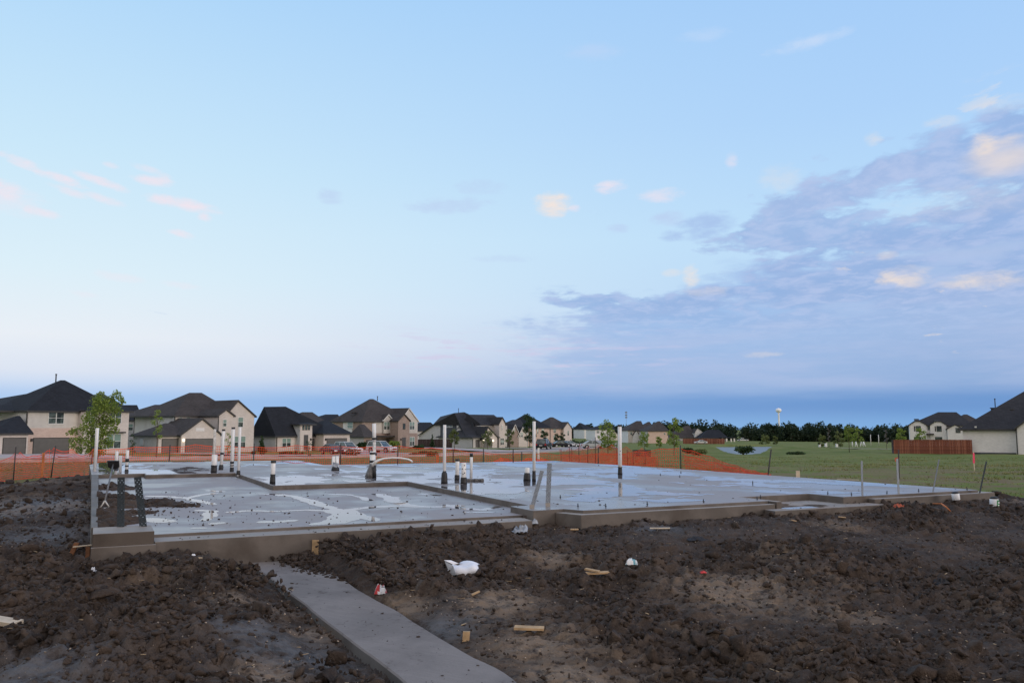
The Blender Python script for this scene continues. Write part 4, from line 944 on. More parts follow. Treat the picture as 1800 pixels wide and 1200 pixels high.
for a, b in ((532, 534.6), (537, 539.6), (541.6, 544.1)): h.pwin(a, 747, b, 755, -1.0, 1, 1, fm=M_trim, blind=False, t=.04)
h.door(534.2, 764, 542, -1.0)
h.wall(M_bktan, t1, h.X(568, 0), 0, 6, -.6, ze); h.gdoor(549.7, 771.5, 565, 0)
y2 = -2.5; x0 = h.X(569.5, y2); zr = h.Z(590, 761.5, y2); h.wall(M_bktan, x0, r1, y2, 7, -.6, zr); h.gdoor(575, 771, 609.5, y2)
h.hip(M_rfblack, x0, r1, y2, 8, zr, h.P(568, 738.7, 3), h.P(575, 738.7, 3)); h.lamp(546, 772, -1.0); h.lamp(572.3, 772, y2)
h.pwin(496.5, 770.5, 510.5, 785, 0, 2, 2); h.pipe(486.5, 766, 0); h.pipe(521.8, 766, 0)
# 3b, 3c: roofs behind it
h = House('suburban_house', 'house whose brown roof shows above the black-roofed house, beside the two-storey brown one', 548, 185, 50)
x0, x1 = h.X(523), h.X(574); ze = h.Z(550, 744); h.wall(M_bkbrown, x0, x1, 0, 9, -.6, ze); h.hip(M_rfbrown, x0, x1, 0, 9, ze, h.P(531, 724, 4.5), h.P(549, 724, 4.5))
h = House('suburban_house', 'distant house showing only a flat-topped black roof left of the two-storey brown house', 580, 230, 50)
x0, x1 = h.X(560), h.X(600); ze = h.Z(580, 742); h.wall(M_bkgrey, x0, x1, 0, 9, -.6, ze); h.hip(M_rfblack, x0, x1, 0, 9, ze, h.P(572, 728, 4.5), h.P(594, 728, 4.5))
# 4: two storeys, brown roof, brick tower and beige siding
h = House('suburban_house', 'two-storey house with brown hip roof, brown brick tower and beige siding', 660, 157, 48)
yA = 3.0; zu = h.Z(660, 740, yA); m0 = h.X(637, yA); m1 = h.X(696, yA); ms = h.atx(584, 745, m0)[0]; ms = min(ms, 20)
h.wall(M_sdbeige, m0, m1, yA, ms, h.Z(670, 761, yA), zu, 'siding_wall'); h.wall(M_bkbrown, m0 + .03, m1, yA + .05, ms, -.6, h.Z(670, 761, yA))
bw = MB(); bw.box(m0 - .02, h.X(658, yA), yA - .03, yA + .1, 0, zu); bw.build('brick_wall', M_bkbrown, h.root)
sl_ = (ms - yA) / 3.2
for i, mm in enumerate((M_bkbrown, M_sdwhite, M_bkbrown)):
    sw = MB(); sw.box(m0 - .06, m0 - .002, yA + sl_ * i + .04, yA + sl_ * (i + 1), .4, zu); sw.build('side_wall', mm, h.root)
ywin, zw1 = h.atx(615, 741, m0); yw2, zw0 = h.atx(618, 752, m0)
wf = MB(); wf.box(m0 - .14, m0 - .06, min(yw2, ywin) - .6, max(yw2, ywin) + .6, zw0 - .1, zw1 + .1); wf = wf.build('window', M_trimw, h.root)
for j in (0, 1):
    g = MB(); zz = zw0 + (zw1 - zw0) / 2 * j; g.box(m0 - .16, m0 - .05, min(yw2, ywin) - .5, max(yw2, ywin) + .5, zz + .04, zz + (zw1 - zw0) / 2 - .04); g.build('pane', M_blind, wf)
t0, t1 = h.X(700, .2), h.X(719.5, .2); q1 = h.X(734, 1.4)
h.wall(M_bkbrown, m1, q1 - .1, yA, ms, -.6, zu)
h.hip(M_rfbrown, m0, q1, yA, ms, zu, h.P(650, 701, (yA + ms) * .5), h.P(656, 701, (yA + ms) * .5))
h.gable(M_rfbrown, M_sdbeige, h.X(703, 1.4), q1, 1.4, yA + 8, h.Z(733, 740, 1.4), h.Z(718.5, 719, 1.4), h.X(718.2, 1.4), trim=M_trimw)
lb = MB(); lb.box(h.X(718, 1.4), q1 + .02, 1.36, 1.5, -.5, h.Z(727, 761, 1.4)); lb.build('brick_wall', M_bkbrown, h.root)
h.gable(M_rfbrown, M_bkbrown, t0, t1, .2, yA + 4, h.Z(710, 739.5, .2), h.Z(711.5, 729, .2), ov=.25)
h.gable(M_rfbrown, M_sdbeige, h.X(674.5, yA - .4), h.X(689, yA - .4), yA - .4, yA + 5, h.Z(680, 738, yA - .4), h.Z(681.5, 729.8, yA - .4), z0=h.Z(680, 761, yA), trim=M_trimw)
h.pwin(675, 741.5, 684.5, 754.5, yA - .4, 2, 2); h.pwin(720.3, 741.5, 728, 754.5, 1.4, 2, 2); h.pwin(720.3, 768, 728, 783, 1.36, 2, 2); h.pwin(708.6, 744.5, 711.8, 753.5, .2, 1, 1, fm=M_trim, blind=False)
h.door(707, 768.5, 713.5, .2); h.lamp(704.5, 772, .2)
pr_ = MB(); x0 = h.X(660, 1.2); x1 = h.X(699, 1.2); pr_.box(x0, x1, 1.2, yA, h.Z(680, 768, 1.2), h.Z(680, 765, 1.2)); pr_.build('awning', M_rfbrown, h.root); h.gdoor(663, 772.5, 693, yA + .05)
k0, k1 = h.X(640.5, -3), h.X(657, -3); zk = h.Z(645, 767, -3); ks = min(12, h.atx(616, 767, k0)[0])
h.wall(M_bkbrown, k0, k1, -3, ks, -.6, zk); sw = MB(); sw.box(k0 - .05, k0 - .002, -2.95, ks, -.5, zk); sw.build('side_wall', M_bkgrey, h.root); h.hip(M_rfbrown, k0, k1, -3, ks, zk, h.P(632, 745.5, ks * .42), h.P(640, 745.5, ks * .42)); h.gdoor(644.5, 774, 654, -3)  # garage side skin greyed to stand for cool side light
h.vent(663.5, 704, (yA + ms) * .5, .8)
for px in (620, 624.5):
    h.vent(px, 726, yA + 4, .1, .25)
# 4b: roofs in the gap right of it
h = House('suburban_house', 'house with blue-black roof seen in the gap between brown brick tower and grey gable', 752, 240, 45)
x0, x1 = h.X(728), h.X(772); ze = h.Z(745, 757); h.wall(M_bkgrey, x0, x1, 0, 9, -.6, ze); h.hip(M_rfblack, x0, x1, 0, 9, ze, h.P(738, 742, 4.5), h.P(757, 742, 4.5))
# 5: dark roof, big grey side gable, brick tower front
h = House('suburban_house', 'dark-roofed house with large grey brick side gable and tall narrow front tower', 830, 186, 38)
ze = h.Z(830, 768.5); x0 = h.X(831); x1 = h.X(874); sd_ = h.atx(805, 768, x0)[0]
h.wall(M_bkgrey, x0, x1, 0, 14, -.8, ze); h.hip(M_rfgrey, x0, x1, 0, 14, ze, h.P(808, 756, 8), h.P(840, 748, 9), .5)
# rear wing with the tall gable wall turned to the left
yr = 15.0; xl = h.X(805, yr); xr = h.X(890, yr); zt = h.Z(800, 746, yr)
xw = h.X(806, 13)
y0w = h.atx(806, 760, xw)[0]; y1w = h.atx(736, 760, xw)[0]
m_ = MB(); yt = h.atx(763, 750, xw)[0]; zt = h.atx(763, 746, xw)[1]; zl = h.atx(737, 766, xw)[1]
for x in (xw, xw + 9):
    pass
Q = [(y0w, -.8), (y1w, -.8), (y1w, zl), (yt, zt), (y0w, zt)]
V = [(xw, y, z) for y, z in Q] + [(xw + 9, y, z) for y, z in Q]
m_.add(V, [(0, 1, 2, 3, 4), (9, 8, 7, 6, 5)] + [(i, i + 5, (i + 1) % 5 + 5, (i + 1) % 5) for i in range(5)]); m_.build('wall', M_bkgrey, h.root)
m_ = MB(); ya_, za_ = h.atx(804, 747, xw - .05); yb_, zb_ = h.atx(774, 766, xw - .05); m_.box(xw - .07, xw - .003, min(ya_, yb_), max(ya_, yb_), zb_, zt - .05); m_.build('siding_wall', M_sddark, h.root)
wy0, wz1 = h.atx(796, 746.5, xw - .07); wy1, wz0 = h.atx(785.5, 751, xw - .07); m_ = MB(); m_.box(xw - .14, xw - .073, min(wy0, wy1), max(wy0, wy1), wz0, wz1); wo = m_.build('window', M_trimw, h.root)
wl = abs(wy1 - wy0) / 4
for i in range(4):
    m_ = MB(); a = min(wy0, wy1) + wl * i; m_.box(xw - .16, xw - .14, a + .1, a + wl - .1, wz0 + .12, wz1 - .12); m_.build('pane', M_glass, wo)
def rpoly(pts, name='roof', mt=M_rfgrey, t=.2):
    m_ = MB(); n = len(pts); V = [tuple(p) for p in pts] + [(p[0], p[1], p[2] - t) for p in pts]
    m_.add(V, [tuple(range(n)), tuple(range(2 * n - 1, n - 1, -1))] + [(i, i + n, (i + 1) % n + n, (i + 1) % n) for i in range(n)]); return m_.build(name, [mt], h.root)
e = xw - .4; R1 = h.P(774, 732, (yt + y1w) / 2 + 2); R2 = h.P(799, 725.5, yr - 2); R3 = h.P(816, 724, yr - 2); R4 = h.P(826, 728.5, 9)
rpoly([Vector((e, y1w + .4, zl)), Vector((e, yt, zt)), Vector((e + 4, yt - 1, R1.z)), Vector((e + 4, y1w + .4, zl + 2.0))])
rpoly([Vector((e, yt, zt)), Vector((e, y0w - .4, zt)), R2, R1])
rpoly([Vector((e, y0w - .4, zt)), Vector((x0 - .4, 2, ze)), Vector((x0 + 2.5, -.4, ze)), R3, R2])
rpoly([Vector((x0 + 1.5, -.2, ze)), Vector((x1 - 1, 4, ze + 1.2)), R4, R3])
g0 = h.X(851, -1.2); g1 = h.X(874, -1.2); h.gable(M_rfgrey, M_bktan, g0, g1, -1.2, 7, h.Z(870, 768.5, -1.2), h.Z(857.5, 751, -1.2), h.X(857.5, -1.2))
zr_ = h.Z(850, 728.5, 8); m_ = MB(); a = h.X(823, 8); b = h.X(868, 8); m_.add([(a, 8, zr_), (b, 8, zr_), (b, 2.5, h.Z(860, 747, 2.5)), (a, 2.5, h.Z(845, 747, 2.5)), (b, 13, zr_ - 3.5), (a, 13, zr_ - 3.5)], [(0, 1, 2, 3), (1, 0, 5, 4), (0, 3, 5), (1, 4, 2)], 0); m_.build('roof', M_rfgrey, h.root)
h.wall(M_sdbeige, a, b + .1, 2.9, 12.8, 0, h.Z(860, 747.5, 2.9), 'siding_wall')
t0, t1 = h.X(877.5, .5), h.X(888, .5); h.gable(M_rfgrey, M_bktan, t0, t1, .5, 11, h.Z(885, 744, .5), h.Z(883, 734.5, .5), ov=.25)
h.door(836, 772.5, 843, 0); h.gdoor(851, 772, 864.5, -1.2)
h.lamp(849.6, 774, -1.2, True); h.lamp(866.5, 774, -1.2, True); h.pipe(830.8, 769, 0); h.pwin(881.5, 746.5, 883.4, 755.5, .5, 1, 3, t=.03); h.pwin(879.6, 770, 885.5, 781, .5, 2, 3, t=.05)
h.pwin(856.7, 757.5, 858.2, 762, -1.2, 1, 1, fm=M_trim, blind=False, t=.03); h.vent(806, 725.5, yr - 2, 1.0, .07)
pt = MB(); a = h.P(828, 781, -.3); pt.box(xw - .1, xw - .05, 0, .1, 0, .1)

def far_house(label, px0, px1, d, phi, peye, pk0, pk1, ppk, wallm, roofm, depth=9.0, side=None, wins=(), gar=None, front=None, z=None, pgab=(), group=GRP, trimg=None):
    """hip-roofed house: front wall from px0 to px1, eave at peye, ridge pk0..pk1 at height ppk; pgab = extra street gables (x0, x1, eave, peak px, peak py, wall material)"""
    h = House('suburban_house', label, (px0 + px1) / 2, d, phi, group, z=z)
    x0, x1 = h.X(px0), h.X(px1); ze = h.Z((px0 + px1) / 2, peye)
    h.wall(wallm, x0, x1, 0, depth, -1.2, ze)
    if side is not None:
        sw = MB(); sw.box(x0 - .05, x0 - .002, .05, depth, -1, ze); sw.build('side_wall', side, h.root)
    h.hip(roofm, x0, x1, 0, depth, ze, h.P(pk0, ppk, depth / 2), h.P(pk1, ppk, depth / 2), .5)
    for a, b, e_, pk, pp, wm in pgab: h.gable(roofm, wm, h.X(a, -1.0), h.X(b, -1.0), -1.0, depth * .5, h.Z((a + b) / 2, e_, -1.0), h.Z(pk, pp, -1.0), h.X(pk, -1.0), trim=trimg)
    for w in wins: h.pwin(*w[:4], -1.0 if len(w) > 4 and w[4] else 0, 2 if w[2] - w[0] > 3 else 1, 2, t=.05)
    if gar: h.gdoor(gar[0], gar[1], gar[2], -1.0 if len(gar) > 3 else 0)
    return h
far_house('brown brick cottage-style house with steep white-edged front gables', 896, 925, 205, 32, 758, 901, 915, 737.5, M_bkbrown, M_rfgrey, 12, M_bkgrey, [(902, 752, 905, 757, 1), (915, 760, 919, 768, 1)], (890, 771, 895.5), pgab=((897, 912, 763, 905, 747, M_bkbrown), (911, 927, 766, 918, 752, M_bktan)), trimg=M_trimw)
far_house('pinkish house with tall black hip roof behind the dark street tree', 928, 966, 236, 30, 751.5, 920, 928, 729.5, M_bkpink, M_rfblack, 14, M_sdcool, [(944, 754, 946, 762), (952, 754, 956, 763), (960.5, 768, 962.5, 778)], None)
far_house('two-storey pink brick house with brown peaked roof and small front porch', 968, 1005, 282, 30, 752.5, 967, 972, 733, M_bkpink, M_rfbrown, 13, M_bkbrown, [(973, 754, 977, 760), (973, 765, 977, 773), (997.5, 757, 1000, 765, 1)], (985.5, 768, 992), pgab=((991, 1004.5, 752, 998, 742.5, M_bktan),))
far_house('white house with black pyramid roof and dark garage door at street end', 1027, 1044, 480, 12, 754, 1018, 1021, 743, M_sdwhite, M_rfblack, 22, M_sdwhite, [(1033.5, 756, 1036, 759), (1037.5, 756, 1040, 759)], (1031.5, 765, 1043.5))
far_house('white-sided house with dark roof, right of the pyramid-roofed white house', 1046, 1080, 430, 10, 754.5, 1066, 1074, 744, M_sdwhite, M_rfblack, 18, None, [(1049, 757, 1053, 761), (1050, 765, 1054, 769)], None, pgab=((1072, 1088, 765, 1080, 758, M_sdbeige),))
far_house('beige house with brown roof behind the tallest pipe on the right', 1104, 1132, 360, 8, 756, 1119, 1127, 739.5, M_sdbeige, M_rfbrown, 14, M_sdwhite, [(1108, 759, 1111, 764)], None, pgab=((1113, 1124, 764, 1118, 757, M_sdwhite),))
far_house('small brown roof peak between two larger brown-roofed houses', 1127, 1150, 390, 8, 755, 1139, 1142, 741, M_bkgrey, M_rfbrown, 12)
far_house('tan brick house with pyramid roof and blank side wall, rightmost two-storey on the street', 1139, 1174, 345, 6, 757, 1156.5, 1160, 740, M_bkpink, M_rfbrown, 14, M_bkgrey, [(1167, 760.5, 1169.5, 763.5)], None)
far_house('low house with long dark brown roof left of the brown board fence', 1176, 1222, 430, 4, 769, 1205, 1212, 748, M_bkgrey, M_rfbrown, 16, None, [(1192, 771, 1196, 775), (1204, 771, 1209, 775)], None, pgab=((1221, 1236, 761, 1226, 754, M_sdwhite),), trimg=M_trimw)
h = far_house('low house with blue-black roof and white porch posts beside the pond', 1232, 1278, 420, 4, 769.5, 1244, 1264, 755, M_bkgrey, M_rfblack, 14, None, [(1240, 771, 1246, 776)])
for px in (1269, 1276.5, 1284.5, 1290):
    m_ = MB(); x = h.X(px, -2.0); m_.box(x - .35, x + .35, -2.3, -1.7, -.8, h.Z(px, 769.8, -2)); m_.build('porch_post', M_trimw, h.root)
m_ = MB(); m_.box(h.X(1266, -2), h.X(1292, -2), -2.6, 3, h.Z(1280, 770, -2), h.Z(1280, 768.5, -2)); m_.build('porch_roof', M_rfblack, h.root)
# right: white two-storey with clipped gables
h = House('suburban_house', 'white two-storey house with two clipped front gables behind the brown board fence', 1645, 225, -24, 'houses beyond the grass on the right')
ze = h.Z(1650, 747.5); x0, x1 = h.X(1598.5), h.X(1695); h.wall(M_bkwhite, x0 + .3, x1, .5, 12, -1, ze)
h.hip(M_rfgrey, x0, x1 + 2, .5, 14, ze, h.P(1649, 724, 7), h.P(1681, 724, 7)); h.hip(M_rfbrown, x1 - 4, x1 + 6, 7, 18, ze, h.P(1694, 728, 12), h.P(1700, 728, 12))
h.jerkin(M_rfgrey, M_bkwhite, x0, h.X(1628.5), 0, 6, ze, h.Z(1613, 741, 0), h.X(1608.5), h.X(1617)); h.jerkin(M_rfgrey, M_bkwhite, h.X(1635, -.3), h.X(1663.5, -.3), -.3, 6, ze, h.Z(1650, 741.5, -.3), h.X(1643.5, -.3), h.X(1654, -.3))
h.gable(M_rfgrey, M_bkwhite, h.X(1665, -2), h.X(1692, -2), -2, 3, h.Z(1666, 754, -2), h.Z(1678, 747, -2))
for a, b, y in ((1606.5, 1618.3, 0), (1643, 1655, -.3)):
    w = h.pwin(a + 3.6, 748.7, b, 757.8, y, 2, 2, fm=M_trim, blind=False); x, z = h.at(a, 748.7, y); x2, z2 = h.at(a + 2.4, 757.8, y)
    sh = MB(); sh.box(x, x2, y - .07, y - .002, z2, z); sh.build('shutter', M_black, h.root)
h.pwin(1631, 748.5, 1634, 755, .5, 1, 2, fm=M_trim, blind=False)
for a, b, y in ((1607, 1619, 0), (1644, 1656, -.3)): h.pwin(a, 768, b, 776, y, 2, 2, fm=M_trim, blind=False)
m_ = MB(); m_.box(h.X(1628, -1.4), h.X(1641, -1.4), -1.4, .4, h.Z(1634, 764, -1.4), h.Z(1634, 761.5, -1.4)); m_.build('porch_roof', M_rfbrown, h.root)
h.pwin(1680, 752, 1688, 760, -2, 2, 2, fm=M_trim, blind=False)
# right: near house, grey-white brick, roof rising out of the picture
h = House('suburban_house', 'pale grey brick single-storey house with large dark roof at right edge', 1740, 104, -29, 'houses beyond the grass on the right')
ze = h.Z(1740, 754); x0, x1 = h.X(1691.5), h.X(1785.5); x2 = h.X(1905, -1.5)
h.wall(M_bkwhite, x0, x1, 0, 22, -.8, ze); h.wall(M_bkwhite, x1, x2, -.5, 22, -.8, ze)
h.hip(M_rfgrey, x0, x2, 0, 22, ze, h.P(1836, 667, 11), h.P(1852, 667, 11), .5)
h.gable(M_rfgrey, M_bkwhite, x1 + .05, h.X(1905, -1.5), -1.5, 6, h.Z(1787, 752.5, -1.5), h.Z(1845, 711, -1.5), ovf=.3)
h.pipe(1786, 754, -1.5); f_ = MB(); f_.box(x0 - .02, x2, -1.58, -1.52, -.8, .25)
h.vent(1749.5, 716, 10, 1.1, .06); h.vent(1745, 721, 9, .25, .22); h.vent(1778.5, 723.5, 4, .2, .22)
m_ = MB(); a = h.P(1738, 740, 3.2); b_ = h.P(1760, 740, 3.2); m_.box(a.x, b_.x, 3.0, 3.3, a.z - .1, a.z + .12); m_.build('ridge_vent', M_trim, h.root)
m_ = MB(); a = h.P(1715, 750, -.45); m_.box(a.x - .12, a.x + .12, -.8, -.5, a.z - .1, a.z + .08); m_.build('flood_lamp', M_trimw, h.root)
m_ = MB(); m_.box(x0 - .03, x1 - .12, -.06, -.005, -.8, .22); m_.build('plinth', M_sddark, h.root)

# ------------------------------------------------------------------ streets, drives, pond
def strip(name, pts, w, mt, lift, kerb=0.0, step=2.0):
    """a band following the ground along a line of points"""
    P = [Vector((p[0], p[1], 0)) for p in pts]; fine = []
    for a, b in zip(P[:-1], P[1:]):
        n = max(1, int((b - a).length / step))
        for i in range(n): fine.append(a.lerp(b, i / n))
    fine.append(P[-1])
    for _ in range(12): fine = [fine[0]] + [(fine[i - 1] + fine[i] * 2 + fine[i + 1]) / 4 for i in range(1, len(fine) - 1)] + [fine[-1]]
    m_ = MB(); rows = []
    for i, p in enumerate(fine):
        t = (fine[min(i + 1, len(fine) - 1)] - fine[max(i - 1, 0)]).normalized(); n = Vector((-t.y, t.x, 0)); row = []
        for k in (-1, -.5, 0, .5, 1):
            q = p + n * w * .5 * k; row.append(Vector((q.x, q.y, gz(q.x, q.y) + lift)))
        rows.append((row, n))
    for (a, n), (b, _) in zip(rows[:-1], rows[1:]):
        for k in range(4): m_.add([a[k], a[k + 1], b[k + 1], b[k]], [(3, 2, 1, 0)])
        if kerb:
            for k, sg in ((0, -1), (4, 1)):
                q = [a[k], b[k], b[k] + n * .18 * sg, a[k] + n * .18 * sg]; up = Vector((0, 0, kerb))
                m_.add([v - Vector((0, 0, .2)) for v in q] + [v + up for v in q], [(4, 5, 6, 7), (0, 1, 5, 4), (2, 3, 7, 6)], 1)
    return tag(m_.build(name, [mt, M_drive], recalc=True), kind='structure')
SK = strip('road', [(-95, 38), (-60, 50), (-38, 64), (-16, 88), (0, 114), (9, 145), (16, 190), (24, 260), (38, 380), (52, 470)], 8.0, M_road, .10, .12)
for a, b, w in (((46, 800), (-40, 68), 5.5), ((92, 800), (-33, 72), 6.0), ((345, 798), (-20, 87), 8.0), ((592, 792), (-8, 103), 6.5), ((680, 786), (1, 118), 6.5), ((870, 788), (8, 148), 6.0)):
    p = gnd(*a); strip('driveway', [(p.x, p.y), ((p.x + b[0]) / 2, (p.y + b[1]) / 2), b], w, M_drive, .16)
strip('pavement', [(20, 160), (27, 235), (41, 330)], 2.0, M_drive, .14)
p0, p1 = gat(1528, 150), gat(1568, 118); strip('pavement', [(gat(1440, 165).x, 165), (p0.x, 150), (gat(1600, 142).x, 142)], 2.2, M_drive, .12)
me = bpy.data.meshes.new('pond'); me.from_pydata([tuple(p) for p in POND], [], [list(range(len(POND)))[::-1]]); me.update()
tag(link('pond', me, M_pond), kind='structure')

# ------------------------------------------------------------------ pipes standing in the foundation
def lean(base, px, py):
    """top point seen at px,py, at the same distance as the base"""
    return ony(px, py, base.y)
def pipe_thing(label, bx, by, tx, ty, w, boot=None, bands=(), cap=False, mt=None, name='vent_pipe', base_w=None, holes=(), group='pipes standing in the foundation', z=ZMAIN, flare=1.25):
    b = onz(bx, by, z); k = FP / b.y; r = max(.02, w / k / 2); top = lean(b, tx, ty)
    root = thing(name, label, 'pipe', b, 0, group); t = top - b; L = t.length; n = t.normalized()
    h0 = 0.0
    if boot is not None: h0 = (by - boot) / k * .9
    m_ = MB(); m_.tube([n * 0 + Vector((0, 0, -.05)), n * (L - .006), n * L], [r, r, r * .93], 14); m_.build('pipe', mt or M_pvc, root)
    if boot is not None:
        rb = (base_w / k / 2) if base_w else r * 1.4
        q = [(0, rb * 1.04), (.25, rb), (.6, rb * .98), (.82, rb * .9), (.93, r * 1.18), (1.0, r * 1.06)]
        mb = MB(); mb.tube([n * (h0 * a) - Vector((0, 0, .004 if a == 0 else 0)) for a, _ in q], [x * (1 + .05 * math.sin(7 * i + bx)) for i, (_, x) in enumerate(q)], 14); mb.build('sleeve', M_boot, root)
    for a, c in bands:
        za, zc = (by - a) / k, (by - c) / k; mb = MB(); mb.tube([n * zc, n * za], r * 1.16, 14); mb.build('tape', M_boot, root)
    if cap: mb = MB(); mb.tube([n * (L - .035), n * (L + .015)], r * 1.1, 14); mb.build('cap', M_boot, root)
    for i, (hy, hx) in enumerate(holes):
        q = n * ((by - hy) / k) + Vector((hx * r, -r * math.sqrt(max(0, 1 - hx * hx)) - .002, 0)); mb = MB()
        mb.tube([q + Vector((0, .006, 0)), q + Vector((0, -.002, 0))], r * .24, 8); mb.build('hole', M_boot, root)
    return root
pipe_thing('tall white pipe leaning right, leftmost on the slab, base in mud', 166.5, 828, 171.3, 752, 5.6)
pipe_thing('short white pipe behind the black shovel blade at far left', 204.3, 822, 205.5, 793, 5.2, 816, base_w=8)
pipe_thing('shortest plain white pipe of the far left trio', 211.2, 828.5, 212, 800.5, 5.2)
pipe_thing('short white pipe with black tape and taped lower half, right of the far left trio', 222.5, 829, 224.2, 791, 5.2, 824, [(806, 812), (817.5, 820)], base_w=6.5)
pipe_thing('thin tall pipe rising behind a thick capped white stub', 374.5, 826.5, 378.0, 754, 4.2, None, [], mt=M_pvcd)
pipe_thing('thick short white stub in a black square sleeve beneath a thin pipe', 375.7, 830, 377.5, 799, 9.4, 816, [], base_w=10.5, name='drain_stub')
pipe_thing('tall leaning white pipe with black cap and black tape band at mid height', 388.3, 825.5, 393.2, 755, 5.2, 815.5, [(795.5, 799)], True, base_w=8)
pipe_thing('tall white pipe with striped wrapped base and black cap, third from left of four', 407.3, 829, 410.2, 751.5, 5.8, 823, [(811, 815), (817, 819), (821, 825)], True, base_w=7)
pipe_thing('tall white pipe with a grey scuff, rightmost of four in a row', 419.0, 833.5, 421.9, 750.5, 4.8, 826, [], base_w=7)
pipe_thing('short white pipe in black sleeve at corner of the raised slab', 479, 849, 480.7, 810.5, 8.2, 831.5, [], True, base_w=9.4, name='drain_stub')
r_ = thing('pipe_pair', 'pair of short white pipes wrapped in film in one black sleeve', 'pipe', onz(589.5, 827, ZMAIN), 0, 'pipes standing in the foundation')
k = FP / r_.location.y
for dx_, hh in ((-3.3, 25), (2.6, 25.5)):
    m_ = MB(); m_.tube([(dx_ / k, 0, 0), (dx_ / k * 1.05, 0, hh / k * .5), (dx_ / k, 0, hh / k)], [.052, .05, .047], 12); m_.build('pipe', M_pvc, r_)
m_ = MB(); m_.tube([(0, 0, -.004), (0, 0, .05), (0, 0, .12)], [.115, .11, .085], 12); m_.build('sleeve', M_boot, r_)
m_ = MB(); m_.tube([(-.01, -.01, .1), (0, -.005, .16), (.012, 0, .22)], [.095, .088, .098], 9, sm=False); m_.build('film_wrap', M_clear, r_)
# the manifold: tall scuffed pipe, thick stub, wrapped foot, curved hose
r_ = thing('pipe_manifold', 'cluster of white pipes with wrapped grey foot and a curved white hose', 'pipe', onz(652, 838, ZMAIN), 0, 'pipes standing in the foundation'); B = r_.location; k = FP / B.y
def q_(px, py, dy=0.0): p = ony(px, py, B.y + dy); return p - Vector(B)
m_ = MB(); m_.tube([q_(658.5, 832, .1), q_(658, 775, .1)], 2.7 / k, 12); m_.build('pipe', M_pvcd, r_)
m_ = MB(); m_.tube([q_(658, 776, .1), q_(657.7, 744, .1)], 3.2 / k, 12); m_.build('pipe', M_pvc, r_)
m_ = MB(); m_.tube([q_(654.6, 834, .0), q_(655, 793, .0)], 4.6 / k, 14); m_.build('stub', M_pvc, r_)
for a, c, px, rr, dy in ((769, 772.5, 658, 4.2, .1), (794.5, 798, 655, 5.3, 0), (808.5, 812.5, 655, 5.4, 0), (796, 800, 659, 3.6, .1)):
    m_ = MB(); m_.tube([q_(px, c, dy), q_(px, a, dy)], rr / k, 12); m_.build('tape', M_boot, r_)
m_ = MB(); m_.tube([q_(651.5, 838.5), q_(652.5, 832), q_(654, 822), q_(655, 815)], [10.2 / k, 9.2 / k, 6.5 / k, 5.4 / k], 14); o = m_.build('wrapped_foot', M_wrap, r_)
m_ = MB(); m_.tube([q_(658, 838.5, -.1), q_(658, 818, -.1)], [3.4 / k, 3.0 / k], 10); m_.build('wrapped_foot', M_boot, r_)
m_ = MB(); m_.tube([q_(654, 818, -.05), q_(657, 812.5, -.05), q_(664, 809, -.05), q_(675, 805.5, -.05), q_(690, 804.3, -.05), q_(705, 804.8, -.05), q_(718, 807, -.05), q_(723, 809.5, -.05), q_(725, 812, -.05)], [2.2 / k] * 3 + [1.5 / k] * 6, 10); m_.build('hose', M_pvc, r_)
m_ = MB(); m_.tube([q_(655.5, 820, -.12), q_(659, 812, -.12), q_(664, 809.5, -.12)], [2.4 / k, 2.6 / k, 2.0 / k], 10); m_.build('elbow', M_pvcd, r_)
m_ = MB(); m_.tube([q_(654, 770.5, .1), q_(663, 769.5, .1)], .9 / k, 8); m_.build('wire_tie', M_boot, r_)
pipe_thing('tall scuffed white pipe in flared black sleeve behind the garage step corner', 781, 850, 781.7, 746.5, 5.6, 825.5, [], base_w=11)
pipe_thing('short white pipe left of the spotted pipe, black sleeve', 803.3, 843, 804.3, 807.5, 7.0, 833.5, [], True, base_w=9, name='drain_stub')
pipe_thing('short thick white pipe with black holes and black sleeve', 815, 850, 815.3, 813, 8.8, 837.5, [], base_w=12, name='drain_stub', holes=((818, .35), (824, -.45), (825, .75), (831, .4), (833, -.2)))
pipe_thing('slim short white pipe with dark tip rising from a muddy trough', 828, 841, 828.6, 803, 5.0, None, [(797.5, 803)])
pipe_thing('low fat stub, mostly black sleeve with short white top', 926.3, 844, 926.8, 821.5, 8.6, 829.5, [], base_w=12.5, name='drain_stub')
pipe_thing('tallest slim white pipe in black sleeve, behind the leaning strap', 938.6, 845, 938.9, 740.3, 5.4, 825.5, [], base_w=6.6)
pipe_thing('tall white pipe with black cap standing alone on right of slab', 1090, 833.5, 1089.3, 747, 6.8, 819, [], True, base_w=8, holes=((793, .1), (799, -.2)))
# muddy trough block-out beside the slim pipe
b = onz(834, 845, ZMAIN); m_ = MB()
for i in range(9): m_.tube([(-.19 + i * .042, .01 * math.sin(i * 2.1), .02), (-.19 + i * .042 + .06, .012 * math.cos(i * 3), .025)], [.028 + .008 * math.sin(i * 1.7), .03], 8, sm=False)
tag(m_.build('form_block', M_wrap, loc=b), 'dark muddy forming block lying beside the slim short pipe', 'forming block')
